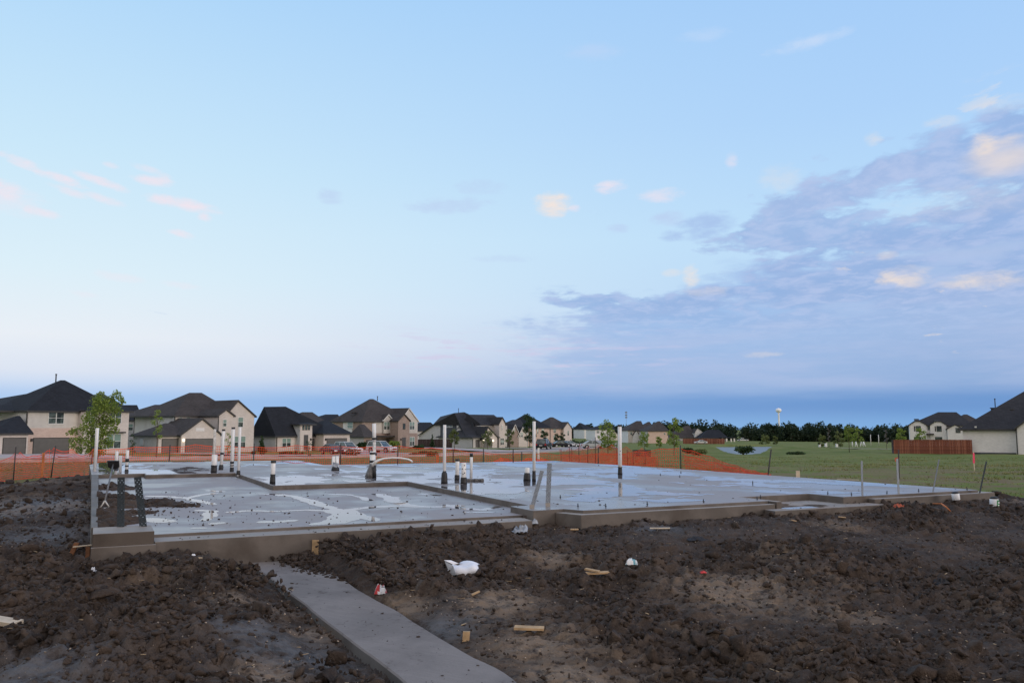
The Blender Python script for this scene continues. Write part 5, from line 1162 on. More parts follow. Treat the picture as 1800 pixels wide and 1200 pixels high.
# ------------------------------------------------------------------ perforated steel straps
def strap_mesh(w, L, rows):
    """thin plate with two staggered rows of real holes"""
    V = []; F = []; cols = 4; cw = w / cols; ch = L / rows
    for j in range(rows):
        for i in range(cols):
            x0, y0 = -w / 2 + i * cw, j * ch; b = len(V)
            if (i + j) % 2 == 0 and 0 < j < rows - 1 and (i in (0, 2) if j % 2 == 0 else i in (1, 3)):
                cx, cy = x0 + cw / 2, y0 + ch / 2; r = min(cw, ch) * .25
                O = [(x0, y0), (x0 + cw / 2, y0), (x0 + cw, y0), (x0 + cw, cy), (x0 + cw, y0 + ch), (cx, y0 + ch), (x0, y0 + ch), (x0, cy)]
                I = [(cx + r * math.cos(a), cy + r * math.sin(a)) for a in [math.radians(q) for q in (225, 270, 315, 0, 45, 90, 135, 180)]]
                V += [(p[0], 0, p[1]) for p in O + I]
                for q in range(8): F.append([b + q, b + (q + 1) % 8, b + 8 + (q + 1) % 8, b + 8 + q])
            else:
                O = [(x0, y0), (x0 + cw / 2, y0), (x0 + cw, y0), (x0 + cw, y0 + ch / 2), (x0 + cw, y0 + ch), (x0 + cw / 2, y0 + ch), (x0, y0 + ch), (x0, y0 + ch / 2)]
                V += [(p[0], 0, p[1]) for p in O]; F.append([b + q for q in range(8)])
    me = bpy.data.meshes.new('strap'); me.from_pydata(V, [], F); bm = bmesh.new(); bm.from_mesh(me); bmesh.ops.remove_doubles(bm, verts=bm.verts, dist=.0004); bm.to_mesh(me); bm.free(); me.update(); return me
def strap(label, bx, by, tx, ty, w, mt, turn=0.0, z=ZMAIN, group='hold-down straps along the foundation edge'):
    b = onz(bx, by, z); k = FP / b.y; top = ony(tx, ty, b.y); v = top - b; L = v.length
    me = strap_mesh(w / k, L + .05, 26); o = link('hold_down_strap', me, mt)
    sol = o.modifiers.new('thickness', 'SOLIDIFY'); sol.thickness = .004; sol.offset = 0
    xa_ = Vector((math.cos(turn), math.sin(turn), 0)); za_ = v.normalized(); xa_ = (xa_ - za_ * xa_.dot(za_)).normalized(); ya_ = za_.cross(xa_)
    o.matrix_world = Matrix(((xa_.x, ya_.x, za_.x, b.x - za_.x * .05), (xa_.y, ya_.y, za_.y, b.y - za_.y * .05), (xa_.z, ya_.z, za_.z, b.z - za_.z * .05), (0, 0, 0, 1)))
    return tag(o, label, 'metal strap', group)
strap('dark perforated strap standing upright on the left pier, left of the two', 212, 926, 213, 838.5, 12.6, M_steeld)
strap('dark perforated strap leaning left on the left pier, right of the two', 251.7, 925, 241.8, 838, 12.6, M_steeld)
strap('grey perforated strap leaning right on the middle pier', 935, 893, 953, 827, 7.8, M_steel, .5)
strap('grey perforated strap standing upright on the middle pier', 963, 890, 966, 814, 8.2, M_steel, .2)
strap('short upright grey strap beside the porch recess, leftmost of the right-hand four', 1516, 870, 1514.7, 810, 5.4, M_steel, .6)
strap('grey strap in front of the dark post with orange rag, second of the right-hand four', 1579.7, 867, 1577, 806, 5.4, M_steel, .5)
strap('dark grey strap leaning right with nothing on it, third of the right-hand four', 1640, 864, 1650.7, 807.5, 5.0, M_steel, .7)
strap('dark grey strap at the far right slab corner, leaning right', 1723, 862, 1734, 810.5, 6.2, M_steeld, .7)
for a, b_, c in ((935, 893, 8), (963, 890, 8)):
    p = onz(a, b_, ZMAIN); m_ = MB(); m_.box(-.035, .035, -.02, .02, 0, .055); o = m_.build('strap_grout', M_ledge, FND); o.location = p

# ------------------------------------------------------------------ orange safety netting
def netting(root, pts, vstep=.085, rows=11, wv=.013, wh=.015, seed=0, slump=.05, mt=M_orange, name='netting'):
    """pts: (x, y, z bottom, z top); real strands woven as narrow bands"""
    P = [np.array(p, float) for p in pts]; seg = [np.hypot(*(b - a)[:2]) for a, b in zip(P[:-1], P[1:])]; S_ = np.concatenate([[0], np.cumsum(seg)]); T = S_[-1]
    def at(s, t):
        a = np.stack([np.interp(s, S_, [p[i] for p in P]) for i in range(4)], -1)
        sag = np.interp(s, S_, np.zeros(len(P)))
        j = np.clip(np.searchsorted(S_, s) - 1, 0, len(P) - 2); f = (s - S_[j]) / np.maximum(S_[j + 1] - S_[j], 1e-6)
        sag = slump * 4 * f * (1 - f) * t + .05 * (fbm(s * 1.1 + seed, t * 2 + s * .2, 3, seed) - .5)
        off = .12 * (fbm(s * .9, t * 2.2, 3, seed + 4) - .5); n = np.stack([np.gradient(a[:, 1]), -np.gradient(a[:, 0])], -1) if len(a) > 1 else np.zeros((len(s), 2))
        n = n / np.maximum(np.linalg.norm(n, axis=1, keepdims=True), 1e-9)
        return np.stack([a[:, 0] + n[:, 0] * off, a[:, 1] + n[:, 1] * off, a[:, 2] + (a[:, 3] - a[:, 2]) * t - sag], -1)
    V = []; F = []; b = 0
    s = np.arange(0, T, .16)
    for r in range(rows + 1):
        t = r / rows; w = wh * (1.8 if r in (0, rows) else 1.0); c = at(s, np.full(len(s), t)); lo, hi = c.copy(), c.copy(); lo[:, 2] -= w / 2; hi[:, 2] += w / 2
        V += [lo, hi]; i = np.arange(len(s) - 1); n = len(s); F.append(np.stack([b + i, b + i + 1, b + n + i + 1, b + n + i], -1)); b += 2 * n
    sv = np.arange(0, T, vstep); tt = np.linspace(0, 1, 8)
    A = []
    for t in tt: A.append(at(sv + .03 * (vnoise(sv * 3, np.full(len(sv), t * 3), seed) - .5), np.full(len(sv), t)))
    dirn = np.gradient(at(sv, np.zeros(len(sv))), axis=0); dirn /= np.maximum(np.linalg.norm(dirn, axis=1, keepdims=True), 1e-9); dirn[:, 2] = 0
    for q in range(7):
        a, c = A[q], A[q + 1]; n = len(sv); V += [a - dirn * wv / 2, a + dirn * wv / 2, c + dirn * wv / 2, c - dirn * wv / 2]; i = np.arange(n); F.append(np.stack([b + i, b + n + i, b + 2 * n + i, b + 3 * n + i], -1)); b += 4 * n
    me = npmesh(name, np.concatenate(V), np.concatenate(F)); return link(name, me, mt, root)
def post(root, x, y, z0, z1, lx=0.0, r=.022, mt=M_post):
    m_ = MB(); m_.tube([(x, y, z0), (x + lx, y, z1)], r, 6); m_.box(x - .035, x + .035, y - .02, y + .02, z0, z0 + .1); return m_.build('post', mt, root)
def fence(name, label, spec, posts, rows=10, mt=M_orange, seed=0, vstep=.085, slump=.05, double=0, group='orange safety fences'):
    root = thing(name, label, 'fence', (0, 0, 0), 0, group); pts = []
    for px, d, ptop, *rest in spec:
        p = gat(px, d); zt = ony(px, ptop, d).z; zb = p.z + .03 if not rest else ony(px, rest[0], d).z
        pts.append((p.x, d, zb, max(zt, zb + .05)))
    netting(root, pts, vstep, rows, seed=seed, slump=slump, mt=mt)
    for q in range(double): netting(root, [(x + .25, y + .5 + q * .4, a, a + (b - a) * (.72 - .1 * q)) for x, y, a, b in pts], vstep, rows, seed=seed + 9, slump=slump, mt=mt)
    for px, d, ptop, lx in posts:
        p = gat(px, d); post(root, p.x, d - .03, p.z - .1, ony(px, ptop, d).z, lx)
    return root
fence('safety_fence', 'orange mesh fence sagging between two posts left of the slab', [(-60, 24.5, 800), (-10, 27, 812), (28, 29, 795), (38, 29.3, 794), (60, 30, 799), (90, 31, 789), (97, 31, 786), (128, 32.2, 789), (153, 33, 800)], [(30, 29, 785, .02), (95, 31, 783, .12)], seed=3, mt=M_orange2, vstep=.075, rows=10, slump=.12)
fence('safety_fence', 'long orange mesh fence running behind the slab', [(153, 33, 800), (165, 34.2, 789), (200, 35, 789), (238, 35.5, 785), (300, 36, 784), (345, 36.2, 781), (400, 36.4, 783), (450, 36.6, 785), (520, 36.6, 783), (600, 36.5, 784), (660, 36.4, 784), (700, 36.2, 783), (760, 36, 787), (800, 35.8, 789), (850, 35.4, 795), (902, 35, 797), (960, 34.4, 796), (1000, 33.8, 799), (1050, 33, 797), (1120, 32, 794), (1160, 31.4, 788), (1195, 31, 787)],
      [(165, 34.2, 785, .0), (300, 36, 781, .02), (448, 36.6, 779, .0), (600, 36.5, 780, .0), (700, 36.2, 780, 0), (797, 35.8, 789, 0), (850, 35.4, 788, 0), (902, 35, 788, 0), (917, 34.8, 794, 0), (1050.5, 33, 786, .02), (1195, 31, 782, 0)], seed=5)
fence('safety_fence', 'collapsed orange mesh drooping to the ground right of the slab', [(1195, 31, 787), (1215, 30.6, 791), (1250, 30, 803), (1290, 28.5, 817), (1325, 27, 827.5), (1348, 26, 831)], [(1344, 26.5, 789, .18)], seed=8, mt=M_orange2, rows=8, vstep=.07, double=1)
fence('safety_fence', 'bunched red-orange mesh fence on close posts beyond the slab, around the street tree', [(983, 62, 789), (1001, 58, 787), (1018, 55, 783), (1034, 53, 784), (1051, 51, 781), (1075, 50, 780), (1100, 49, 784), (1128, 48, 786), (1152, 47, 792)], [(986, 62, 789, 0), (1001, 58, 785, 0), (1004.5, 57.5, 786, 0), (1017, 55, 785, 0), (1032.5, 53, 785, 0), (1046, 51.5, 768, 0), (1083, 50, 780, 0), (1102, 49, 790, 0), (1112, 48.6, 790, 0), (1133, 47.8, 789, 0)], seed=12, mt=M_orange2, rows=10, vstep=.09, double=1, slump=.25)
# loose net lying on the grass behind the slab
for i, (px, d, w) in enumerate(((889, 37, 1.4), (935, 36.5, 1.6), (955, 36.5, .9))):
    p = gat(px, d); rt = fence('fallen_netting', ('small red-orange net bundle left of the tall slim pipe', 'red-orange net heap just left of the tall slim pipe base', 'red-orange net bundle right of the tall slim pipe')[i], [(px - w * 14, d, 810), (px - w * 5, d + .2, 803 + i), (px + w * 5, d + .3, 805), (px + w * 14, d, 811)], [], rows=7, mt=M_orange2, seed=20 + i, vstep=.04, double=1, group='net bundles behind the slab')

# ------------------------------------------------------------------ trees and shrubs
def crown_quads(P, size, seed):
    r = np.random.default_rng(seed); n = len(P); a = r.normal(size=(n, 3)); a /= np.linalg.norm(a, axis=1, keepdims=True)
    b = np.cross(a, r.normal(size=(n, 3))); b /= np.maximum(np.linalg.norm(b, axis=1, keepdims=True), 1e-6); s = size * (.6 + .8 * r.random((n, 1)))
    V = np.stack([P - a * s, P + b * s * .55, P + a * s, P - b * s * .55], 1).reshape(-1, 3); F = np.arange(4 * n).reshape(-1, 4); return V, F
def tree(name, label, px, d, ptop, wpx, pcrown, leaf=M_leaf, n=1400, group=None, lsize=.07, kind='round', seed=1, cat='tree', twig=True, ground_py=None, lobes=7, dens=.42):
    p = gat(px, d); k = FP / d; H = (750 - ptop) / k + CAMZ - p.z; W = wpx / k / 2; c0 = (750 - pcrown) / k + CAMZ - p.z; c0 = max(c0, .15)
    r = np.random.default_rng(seed); root = thing(name, label, cat, p, 0, group); m_ = MB(); tips = []
    tr = max(.025, H * .011)
    m_.tube([(0, 0, -.1), (.02 * H * .3, 0, H * .35), (-.01 * H, .01 * H, H * .65), (0, 0, H * .9)], [tr * 1.3, tr, tr * .6, tr * .2], 8)
    L = []
    for i in range(lobes):
        f = (i + .5) / lobes; z = c0 + (H - c0) * f
        if kind == 'round': rad = W * math.sqrt(max(.05, 1 - (2 * f - .9) ** 2)) * .62
        elif kind == 'cone': rad = W * (1.02 - f) * .72
        elif kind == 'tall': rad = W * (.55 + .45 * math.sin(math.pi * f)) * .55
        else: rad = W * .62
        a = i * 2.4 + r.random() * .9; L.append((math.cos(a) * rad, math.sin(a) * rad, z, max(.12, W * (dens if kind != 'cone' else dens * (1.1 - f)) * (.7 + .6 * r.random()))))
    if kind == 'cone': L += [(0, 0, c0 + (H - c0) * f, W * (1.0 - f) * .62 + .05) for f in np.linspace(.05, .97, 8)]
    for x, y, z, q in L:
        s0 = Vector((0, 0, max(.1, min(z * .75, H * .8)))); m_.tube([s0, s0.lerp(Vector((x, y, z)), .55) + Vector((0, 0, .03 * H)), Vector((x, y, z))], [tr * .5, tr * .3, tr * .1], 5, caps=False)
    m_.build('trunk', M_bark, root)
    tot = sum(q ** 2 for *_, q in L); Ps = []
    for x, y, z, q in L:
        c = int(n * q * q / tot) + 6; d_ = r.normal(size=(c, 3)); d_ /= np.linalg.norm(d_, axis=1, keepdims=True); rr = r.random((c, 1)) ** .45
        cl = .82 + .36 * (vnoise(d_[:, 0] * 2.2 + x * 3, d_[:, 1] * 2.2 + d_[:, 2] * 2 + z, seed)[:, None] - .2)
        Ps.append(np.array([x, y, z]) + d_ * rr * cl * q * np.array([1.15, 1.15, .95]))
    Ps = np.concatenate(Ps); V, F = crown_quads(Ps, lsize, seed + 3); me = npmesh('crown', V, F); link('crown', me, leaf, root); return root
def shrub(name, label, px, d, wpx, hpx, leaf=M_leafd, n=500, group=None, lsize=.09, seed=1, cat='shrub', flower=None, z=None):
    p = gat(px, d); k = FP / d; W = wpx / k / 2; H = hpx / k; r = np.random.default_rng(seed); root = thing(name, label, cat, p, 0, group); m_ = MB()
    for i in range(5): a = i * 1.3; m_.tube([(0, 0, -.05), (math.cos(a) * W * .5, math.sin(a) * W * .3, H * .6)], [.03, .012], 5)
    m_.build('stem', M_bark, root); Ps = []
    for i in range(8):
        c = np.array([(r.random() - .5) * 1.3 * W, (r.random() - .5) * W, H * (.3 + .4 * r.random())]); d_ = r.normal(size=(n // 8, 3)); d_ /= np.linalg.norm(d_, axis=1, keepdims=True)
        Ps.append(c + d_ * r.random((n // 8, 1)) ** .5 * np.array([W * .5, W * .5, H * .36]))
    Ps = np.concatenate(Ps); Ps[:, 2] = np.maximum(Ps[:, 2], .04); V, F = crown_quads(Ps, lsize, seed); link('foliage', npmesh('foliage', V, F), leaf, root)
    if flower is not None: V, F = crown_quads(Ps[::4] + np.array([0, -.06, .04]), lsize * .8, seed + 5); link('flowers', npmesh('flowers', V, F), flower, root)
    return root
def big_left_tree():
    """young multi-stemmed tree in front of the first house: lobes placed as in the photograph"""
    d = 62.0; p = gat(172, d); k = FP / d; root = thing('young_tree', 'leafy bright green young tree with ragged crown in front of the first house', 'tree', p, 0, 'young trees near the street'); r = np.random.default_rng(4); m_ = MB()
    def q(px, py, dy=0): v = ony(px, py, d + dy); return v - p
    L = [(205, 692, 7), (213, 700, 6), (199, 700, 8), (176, 695, 8), (168, 704, 10), (184, 708, 13), (196, 716, 14), (178, 722, 15), (166, 722, 12), (205, 722, 9), (150, 733, 8), (158, 742, 12), (176, 742, 16), (194, 742, 14), (147, 752, 8), (132, 757, 8), (123, 760, 6), (160, 760, 14), (182, 762, 14), (203, 756, 7), (128, 775, 8), (140, 772, 8), (128, 784, 6), (152, 780, 12), (168, 782, 13), (188, 778, 11), (160, 794, 10), (176, 794, 9), (140, 790, 7), (214, 707, 6), (206, 740, 6)]
    base = Vector((0, 0, -.1))
    for i, t in enumerate(((176, 715), (196, 722), (160, 745), (185, 700))): e = q(*t, (i - 1.5) * .3); m_.tube([base, base.lerp(e, .4) + Vector((.05 * (i - 1.5), 0, .1)), e], [.05, .035, .012], 7)
    Ps = []
    for i, (a, b, s) in enumerate(L):
        c = q(a, b, r.normal() * .45); m_.tube([Vector((c.x * .4, c.y * .4, max(.2, c.z * .62))), c], [.014, .004], 4, caps=False); n = int(s * s * 1.7); d_ = r.normal(size=(n, 3)); d_ /= np.linalg.norm(d_, axis=1, keepdims=True)
        Ps.append(np.array(c) + d_ * r.random((n, 1)) ** .5 * (s / k) * np.array([1.1, 1.1, 1.0]))
    m_.build('trunk', M_bark, root); Ps = np.concatenate(Ps); V, F = crown_quads(Ps, .085, 5); link('crown', npmesh('crown', V, F), M_leaf, root)
big_left_tree()
G1 = 'young trees near the street'
tree('young_tree', 'thin young tree with sparse crown in front of the brown-roofed two-storey house', 277, 76, 722, 26, 770, M_leaf, 420, G1, .075, 'tall', 21, lobes=8, dens=.36)
tree('young_tree', 'small sparse sapling between the first two houses', 235, 80, 762, 16, 795, M_leafd, 150, G1, .07, 'tall', 22)
tree('young_tree', 'slender sapling behind the leaning taped pipe', 402, 82, 760, 16, 796, M_leaf, 170, G1, .075, 'tall', 23)
tree('conifer', 'small dark cone-shaped evergreen in front of the black-roofed house', 461, 84, 765, 20, 794, M_leafd, 900, None, .075, 'cone', 24)
tree('young_tree', 'low red-tinged sapling in front of the entry tower', 543, 84, 775, 17, 800, M_leafd, 130, G1, .07, 'tall', 25)
tree('conifer', 'narrow dark evergreen by the grey side gable and board fence', 760, 172, 763, 12, 786, M_leafd, 500, None, .13, 'cone', 26)
tree('young_tree', 'round yellow-green tree right of the tall scuffed pipe', 799, 130, 757, 20, 779, M_leafy, 620, G1, .13, 'round', 27)
tree('young_tree', 'round yellow-green tree in front of the lit garage gable', 857, 138, 757, 22, 781, M_leafy, 560, G1, .13, 'round', 28)
tree('young_tree', 'yellow-green tree in front of the brown cottage-style house', 896, 150, 755, 20, 779, M_leafy, 420, G1, .13, 'round', 29)
tree('street_tree', 'tall dark green tree just left of the tallest slim pipe', 931, 158, 731, 27, 776, M_leafd, 1400, G1, .16, 'tall', 30, lobes=10)
tree('street_tree', 'dark green tree right of the tallest slim pipe, before the pink brick house', 955, 170, 757, 18, 782, M_leafd, 500, G1, .16, 'round', 31)
tree('street_tree', 'small dark tree before the porch of the two-storey pink brick house', 979, 190, 763, 14, 781, M_leafd, 380, G1, .17, 'round', 32)
tree('street_tree', 'narrow dark tree at right end of the pink brick house', 989, 196, 761, 12, 778, M_leafd, 320, G1, .17, 'tall', 33)
tree('street_tree', 'broad leafy tree left of the black-capped pipe standing alone', 1068, 108, 741, 38, 787, M_leaf, 1000, G1, .13, 'tall', 34, lobes=12, dens=.34)
tree('street_tree', 'bushy small tree behind the black railings', 1132, 120, 760, 24, 783, M_leaf, 520, G1, .12, 'round', 35)
tree('street_tree', 'small round tree in front of the blank tan brick side wall', 1158, 118, 768, 13, 784, M_leaf, 300, G1, .11, 'round', 36)
tree('street_tree', 'irregular bright tree with a lopsided crown beside the blank tan wall', 1184, 96, 737, 34, 782, M_leaf, 620, G1, .12, 'tall', 37, lobes=9, dens=.36)
for i, (px, d, w, hh, lf, lab) in enumerate(((636, 146, 17, 13, M_leafd, 'rounded shrub left of the manifold pipes, before the small brown-roofed garage'), (694, 148, 22, 16, M_leaf, 'bright rounded shrub beside the brick tower door'), (738, 150, 26, 8, M_leafd, 'low dark hedge below the grey side gable'), (745, 92, 60, 9, M_leafd, 'long low planting bed behind the netting at mid picture'), (1015, 205, 36, 13, M_leafd, 'wide dark bush mass at the street bend'), (1042, 190, 18, 12, M_leafd, 'dark bush behind the bunched netting'), (1206, 110, 24, 10, M_leafd, 'low dark scrub left of the pond'), (1228, 96, 26, 11, M_leafy, 'weedy scrub on the bank left of the pond'), (1305, 100, 33, 17, M_leafd, 'dense dark bush standing in front of the pond'), (1398, 108, 30, 5, M_leafd, 'low dark weeds along the ditch right of the pond'), (620, 92, 22, 13, M_leafd, 'shrub with white flowers beside the parked white car'))):
    shrub('shrub', lab, px, d, w, hh, lf, 700, 'shrubs', .0011 * d + .03, 60 + i, flower=M_flower if i == 10 else None)
for px, lb in ((446, 'small dark shrub at the left corner of the black-roofed house'), (497, 'small dark shrub under left half of the black-roofed house window'), (505, 'small dark shrub under right half of the black-roofed house window'), (513, 'small dark shrub just right of the black-roofed house window'), (522, 'small dark shrub in the corner left of the entry tower'), (531, 'small dark shrub beside the door of the entry tower')):
    i = px % 7
    shrub('shrub', lb, px, 112, 9, 7, M_leafd, 160, 'front garden shrubs of the black-roofed house', .12, 90 + i)
G2 = 'young trees on the grass and beyond'
for i, (px, d, top, w, lf, kd, lab) in enumerate(((1343, 230, 764, 20, M_leafy, 'round', 'pale round young tree at left end of the dark wood, by the water tower'), (1362, 245, 766, 9, M_leafy, 'round', 'tiny tree just right of the pale round tree below the water tower'), (1443, 205, 764, 16, M_leafy, 'round', 'yellow-green staked tree left of the white posts'), (1456, 206, 752, 6, M_wrap, 'tall', 'bare grey sapling beside the yellow-green staked tree'), (1473, 215, 758, 22, M_leafy, 'round', 'yellow-green tree in front of the wood, right of the bare sapling'), (1491, 118, 750, 22, M_leaf, 'tall', 'nearer thin staked tree on the grass'), (1508, 230, 753, 24, M_leaf, 'round', 'leafy green tree before the wood, right of the thin staked tree'), (1557, 150, 755, 8, M_wrap, 'tall', 'bare grey sapling left of the board fence'), (1583, 150, 754, 22, M_leaf, 'round', 'bright tree rising behind left end of the board fence'), (1616, 160, 754, 22, M_leaf, 'round', 'bright tree in front of the left clipped gable'))):
    tree('young_tree', lab, px, d, top, w, min(783, top + 24), lf, 420 if lf is not M_wrap else 60, G2, .0009 * d + .02, kd, 120 + i, dens=.40)
# far wood: one dark mass on the skyline
def woods():
    V = []; F = []; b = 0; r = np.random.default_rng(77); m_ = MB()
    T = []
    for i in range(420):
        x = -380 + 860 * (i + r.random()) / 420; y = 500 + 70 * r.random() ** 1.3; h = (7.7 if x > 92 else 4.2) + 3.2 * r.random() + (2.4 if r.random() < .10 and x > 92 else 0) + 2.2 * (vnoise(np.array([x * .018]), np.array([3.0]), 5)[0] - .5); T.append((x, y, h, 4.2 + 2.6 * r.random()))
    for x, y, h, w in T:
        z = gz(x, y); m_.tube([(x, y, z - .5), (x, y, z + h * .6)], [.3, .15], 5); Ps = []
        for k in range(11):
            c = np.array([x + r.normal() * w * .5, y + r.normal() * w * .4, z + h * (.10 + .76 * (k + r.random()) / 11)]); q = w * (.36 + .3 * r.random()); n = 56
            d_ = r.normal(size=(n, 3)); d_ /= np.linalg.norm(d_, axis=1, keepdims=True); P = c + d_ * r.random((n, 1)) ** .35 * q; P[:, 2] = np.maximum(P[:, 2], z + .2); Ps.append(P)
        v, f = crown_quads(np.concatenate(Ps), .78, r.integers(1000000)); V.append(v); F.append(f + b); b += len(v)
    root = m_.build('far_wood', M_bark); tag(root, kind='stuff'); link('foliage', npmesh('foliage', np.concatenate(V), np.concatenate(F)), M_leafw, root)
woods()
# ------------------------------------------------------------------ far landmarks
def water_tower():
    Y = 1500.; zb = -9.; b = ony(1369.5, 750, Y); k = FP / Y; root = thing('water_tower', 'white water tower with rounded tank above the dark wood', 'water tower', (b.x, Y, zb))
    z = lambda py: CAMZ + (750 - py) / k - zb
    m_ = MB(); m_.tube([(0, 0, -3), (0, 0, z(748)), (0, 0, z(728)), (0, 0, z(725.2))], [2.6, 1.55, 1.4, 2.0], 20); m_.build('shaft', M_tank, root)
    m_ = MB(); R = 5.0 / k; n = 12; zc, hz = z(721.3), 3.9 / k; pr_ = [(math.pi * i / n) for i in range(n + 1)]
    m_.tube([(0, 0, zc - math.cos(a) * hz) for a in pr_], [max(.05, R * math.sin(a) ** .8) for a in pr_], 28); m_.build('tank', M_tank, root)
    m_ = MB(); m_.tube([(0, 0, zc + hz - .1), (0, 0, zc + hz + 1.2)], .35, 8); m_.build('finial', M_tank, root)
water_tower()
def mast():
    Y = 900.; b = ony(1101, 750, Y); root = thing('radio_mast', 'thin lattice radio mast on the skyline above the brown roofs', 'mast', (b.x, Y, -8)); k = FP / Y; m_ = MB(); H = (750 - 722) / k + CAMZ + 8
    for a in (0, 2.09, 4.19): m_.tube([(.35 * math.cos(a), .35 * math.sin(a), 0), (.2 * math.cos(a), .2 * math.sin(a), H)], .05, 4)
    for i in range(24):
        z = H * i / 24; m_.tube([(.35, 0, z), (-.17, .3, z + H / 48), (-.17, -.3, z + H / 24)], .03, 4)
    m_.build('lattice', M_steel, root); m_ = MB()
    for py in (725, 729.5, 733.5): z = (750 - py) / k + CAMZ + 8; m_.box(-1.2, 1.2, -.2, .2, z - .7, z + .7)
    m_.build('antenna', M_steel, root)
mast()
def dome():
    Y = 800.; b = ony(1260, 750, Y); k = FP / Y; m_ = MB(); R = 11 / k; n = 10
    m_.tube([(0, 0, -8)] + [(0, 0, 4.5 / k * math.sin(math.pi / 2 * i / n) - 1.0) for i in range(n + 1)], [R] + [max(.05, R * math.cos(math.pi / 2 * i / n)) for i in range(n + 1)], 30)
    tag(m_.build('storage_dome', M_tank, loc=(b.x, Y, CAMZ)), 'low white dome peeking over the trees behind the blue-black roof', 'dome')
dome()
# ------------------------------------------------------------------ cars
def car(label, px, py, heading, kind='suv', paint=None, d=None, dark_glass=M_glass):
    p = gnd(px, py) if d is None else gat(px, d); root = thing('parked_car', label, 'car', (p.x, p.y, p.z + (.16 if d is None else .16)), heading, 'parked cars')
    L, Wd, Hh = {'suv': (4.7, 1.9, 1.72), 'sedan': (4.8, 1.84, 1.44), 'pickup': (5.7, 2.0, 1.85)}[kind]; w = Wd / 2; a = L / 2
    bl = .95 if kind != 'sedan' else .86; R = .37 if kind != 'sedan' else .33; wf, wr = a - .92, -a + .95
    def arc(cx): return [(cx + (R + .06) * math.cos(t), R + (R + .06) * math.sin(t)) for t in [math.pi * (1 - i / 6) for i in range(7)]]
    low = [(-a + .05, .32)] + [q for q in arc(wr)] + [q for q in arc(wf)] + [(a - .03, .30), (a, .55), (a - .06, bl - .22), (a - .25, bl - .10), (a - 1.35, bl), (-a + .12, bl + .03), (-a, .7)]
    low = [(x, max(z, .22)) for x, z in low]; m_ = MB(); n = len(low)
    V = [(x, -w, z) for x, z in low] + [(x, w, z) for x, z in low]; m_.add(V, [tuple(range(n))[::-1], tuple(range(n, 2 * n))] + [(i, (i + 1) % n, (i + 1) % n + n, i + n) for i in range(n)])
    body = m_.build('body', paint, root); bv = body.modifiers.new('bevel', 'BEVEL'); bv.width = .07; bv.segments = 2; bv.limit_method = 'ANGLE'; bv.angle_limit = .6
    if kind == 'suv': cb = [(-a + .10, bl - .02), (a - 1.45, bl - .02), (a - 2.25, Hh - .05), (-a + .45, Hh - .05)]
    elif kind == 'sedan': cb = [(-a + .55, bl - .02), (a - 1.35, bl - .02), (a - 2.2, Hh - .04), (-a + 1.5, Hh - .04)]
    else: cb = [(-.55, bl - .02), (a - 1.6, bl - .02), (a - 2.3, Hh - .05), (-.45, Hh - .05)]
    m_ = MB(); iw = w - .06; tw = w - .24; V = [(x, -(iw if i < 2 else tw), z) for i, (x, z) in enumerate(cb)] + [(x, (iw if i < 2 else tw), z) for i, (x, z) in enumerate(cb)]
    m_.add(V, [(3, 2, 1, 0), (4, 5, 6, 7)] + [(i, (i + 1) % 4, (i + 1) % 4 + 4, i + 4) for i in range(4)]); m_.build('windows', M_glass, root)
    m_ = MB(); x0, x1 = cb[3][0] - .06, cb[2][0] + .05; m_.box(x0, x1, -tw - .02, tw + .02, Hh - .07, Hh); rf = m_.build('roof', paint, root); bv = rf.modifiers.new('bevel', 'BEVEL'); bv.width = .04; bv.segments = 2
    pl = MB()
    for sgn in (-1, 1):
        for (xa_, za_), (xb_, zb_) in ((cb[0], cb[3]), (cb[1], cb[2]), (((cb[0][0] + cb[1][0]) / 2 - .1, bl), ((cb[2][0] + cb[3][0]) / 2, Hh - .05))):
            pl.tube([(xa_, sgn * (iw + .005), za_), (xb_, sgn * (tw + .005), zb_)], .045, 6)
    pl.build('pillars', paint, root)
    for x in (wf, wr):
        for sgn in (-1, 1):
            t = MB(); t.tube([(x, sgn * (w - .22), R), (x, sgn * (w + .005), R)], R, 18); ty = t.build('wheel', M_tyre, root)
            t = MB(); t.tube([(x, sgn * (w - .1), R), (x, sgn * (w + .02), R)], R * .62, 14); t.build('rim', M_rim, ty)
    for sgn in (-1, 1):
        t = MB(); t.box(a - .16, a + .012, sgn * w * .78 - .2, sgn * w * .78 + .2, bl - .34, bl - .20); t.build('headlight', M_lamp, root)
        t = MB(); t.box(-a - .012, -a + .1, sgn * w * .82 - .14, sgn * w * .82 + .14, bl - .3, bl + .0); t.build('tail_light', M_tail, root)
        t = MB(); t.box(a - 1.62, a - 1.45, sgn * (w + .09) - .09, sgn * (w + .09) + .09, bl + .0, bl + .15); t.build('mirror', paint, root)
    t = MB(); t.box(a - .05, a + .006, -w * .5, w * .5, .45, .66); t.build('grille', M_tyre, root)
    t = MB(); t.box(-a - .014, -a, -.26, .26, .58, .70); t.build('number_plate', M_trimw, root)
    return root
car('dark blue sedan parked on the drive left of the white SUV', 586, 0, math.radians(-52), 'sedan', M_carb, 116)
car('white SUV parked nose right on the drive by the black-roofed house', 612, 0, math.radians(-40), 'suv', M_carw, 120)
car('white SUV partly hidden behind the manifold pipes', 672, 0, math.radians(-30), 'suv', M_carw, 124)
car('black SUV seen from behind on the street', 956, 0, math.radians(75), 'suv', M_cark, 141)
car('dark low sedan parked at the kerb beyond the black SUV', 986, 0, math.radians(20), 'sedan', M_cark, 186)
car('silver sedan at the kerb left of the wide dark bush', 1000, 0, math.radians(40), 'sedan', M_cars, 194)
car('blue-grey car behind the bunched red netting', 1043, 0, math.radians(10), 'sedan', M_cars, 148)
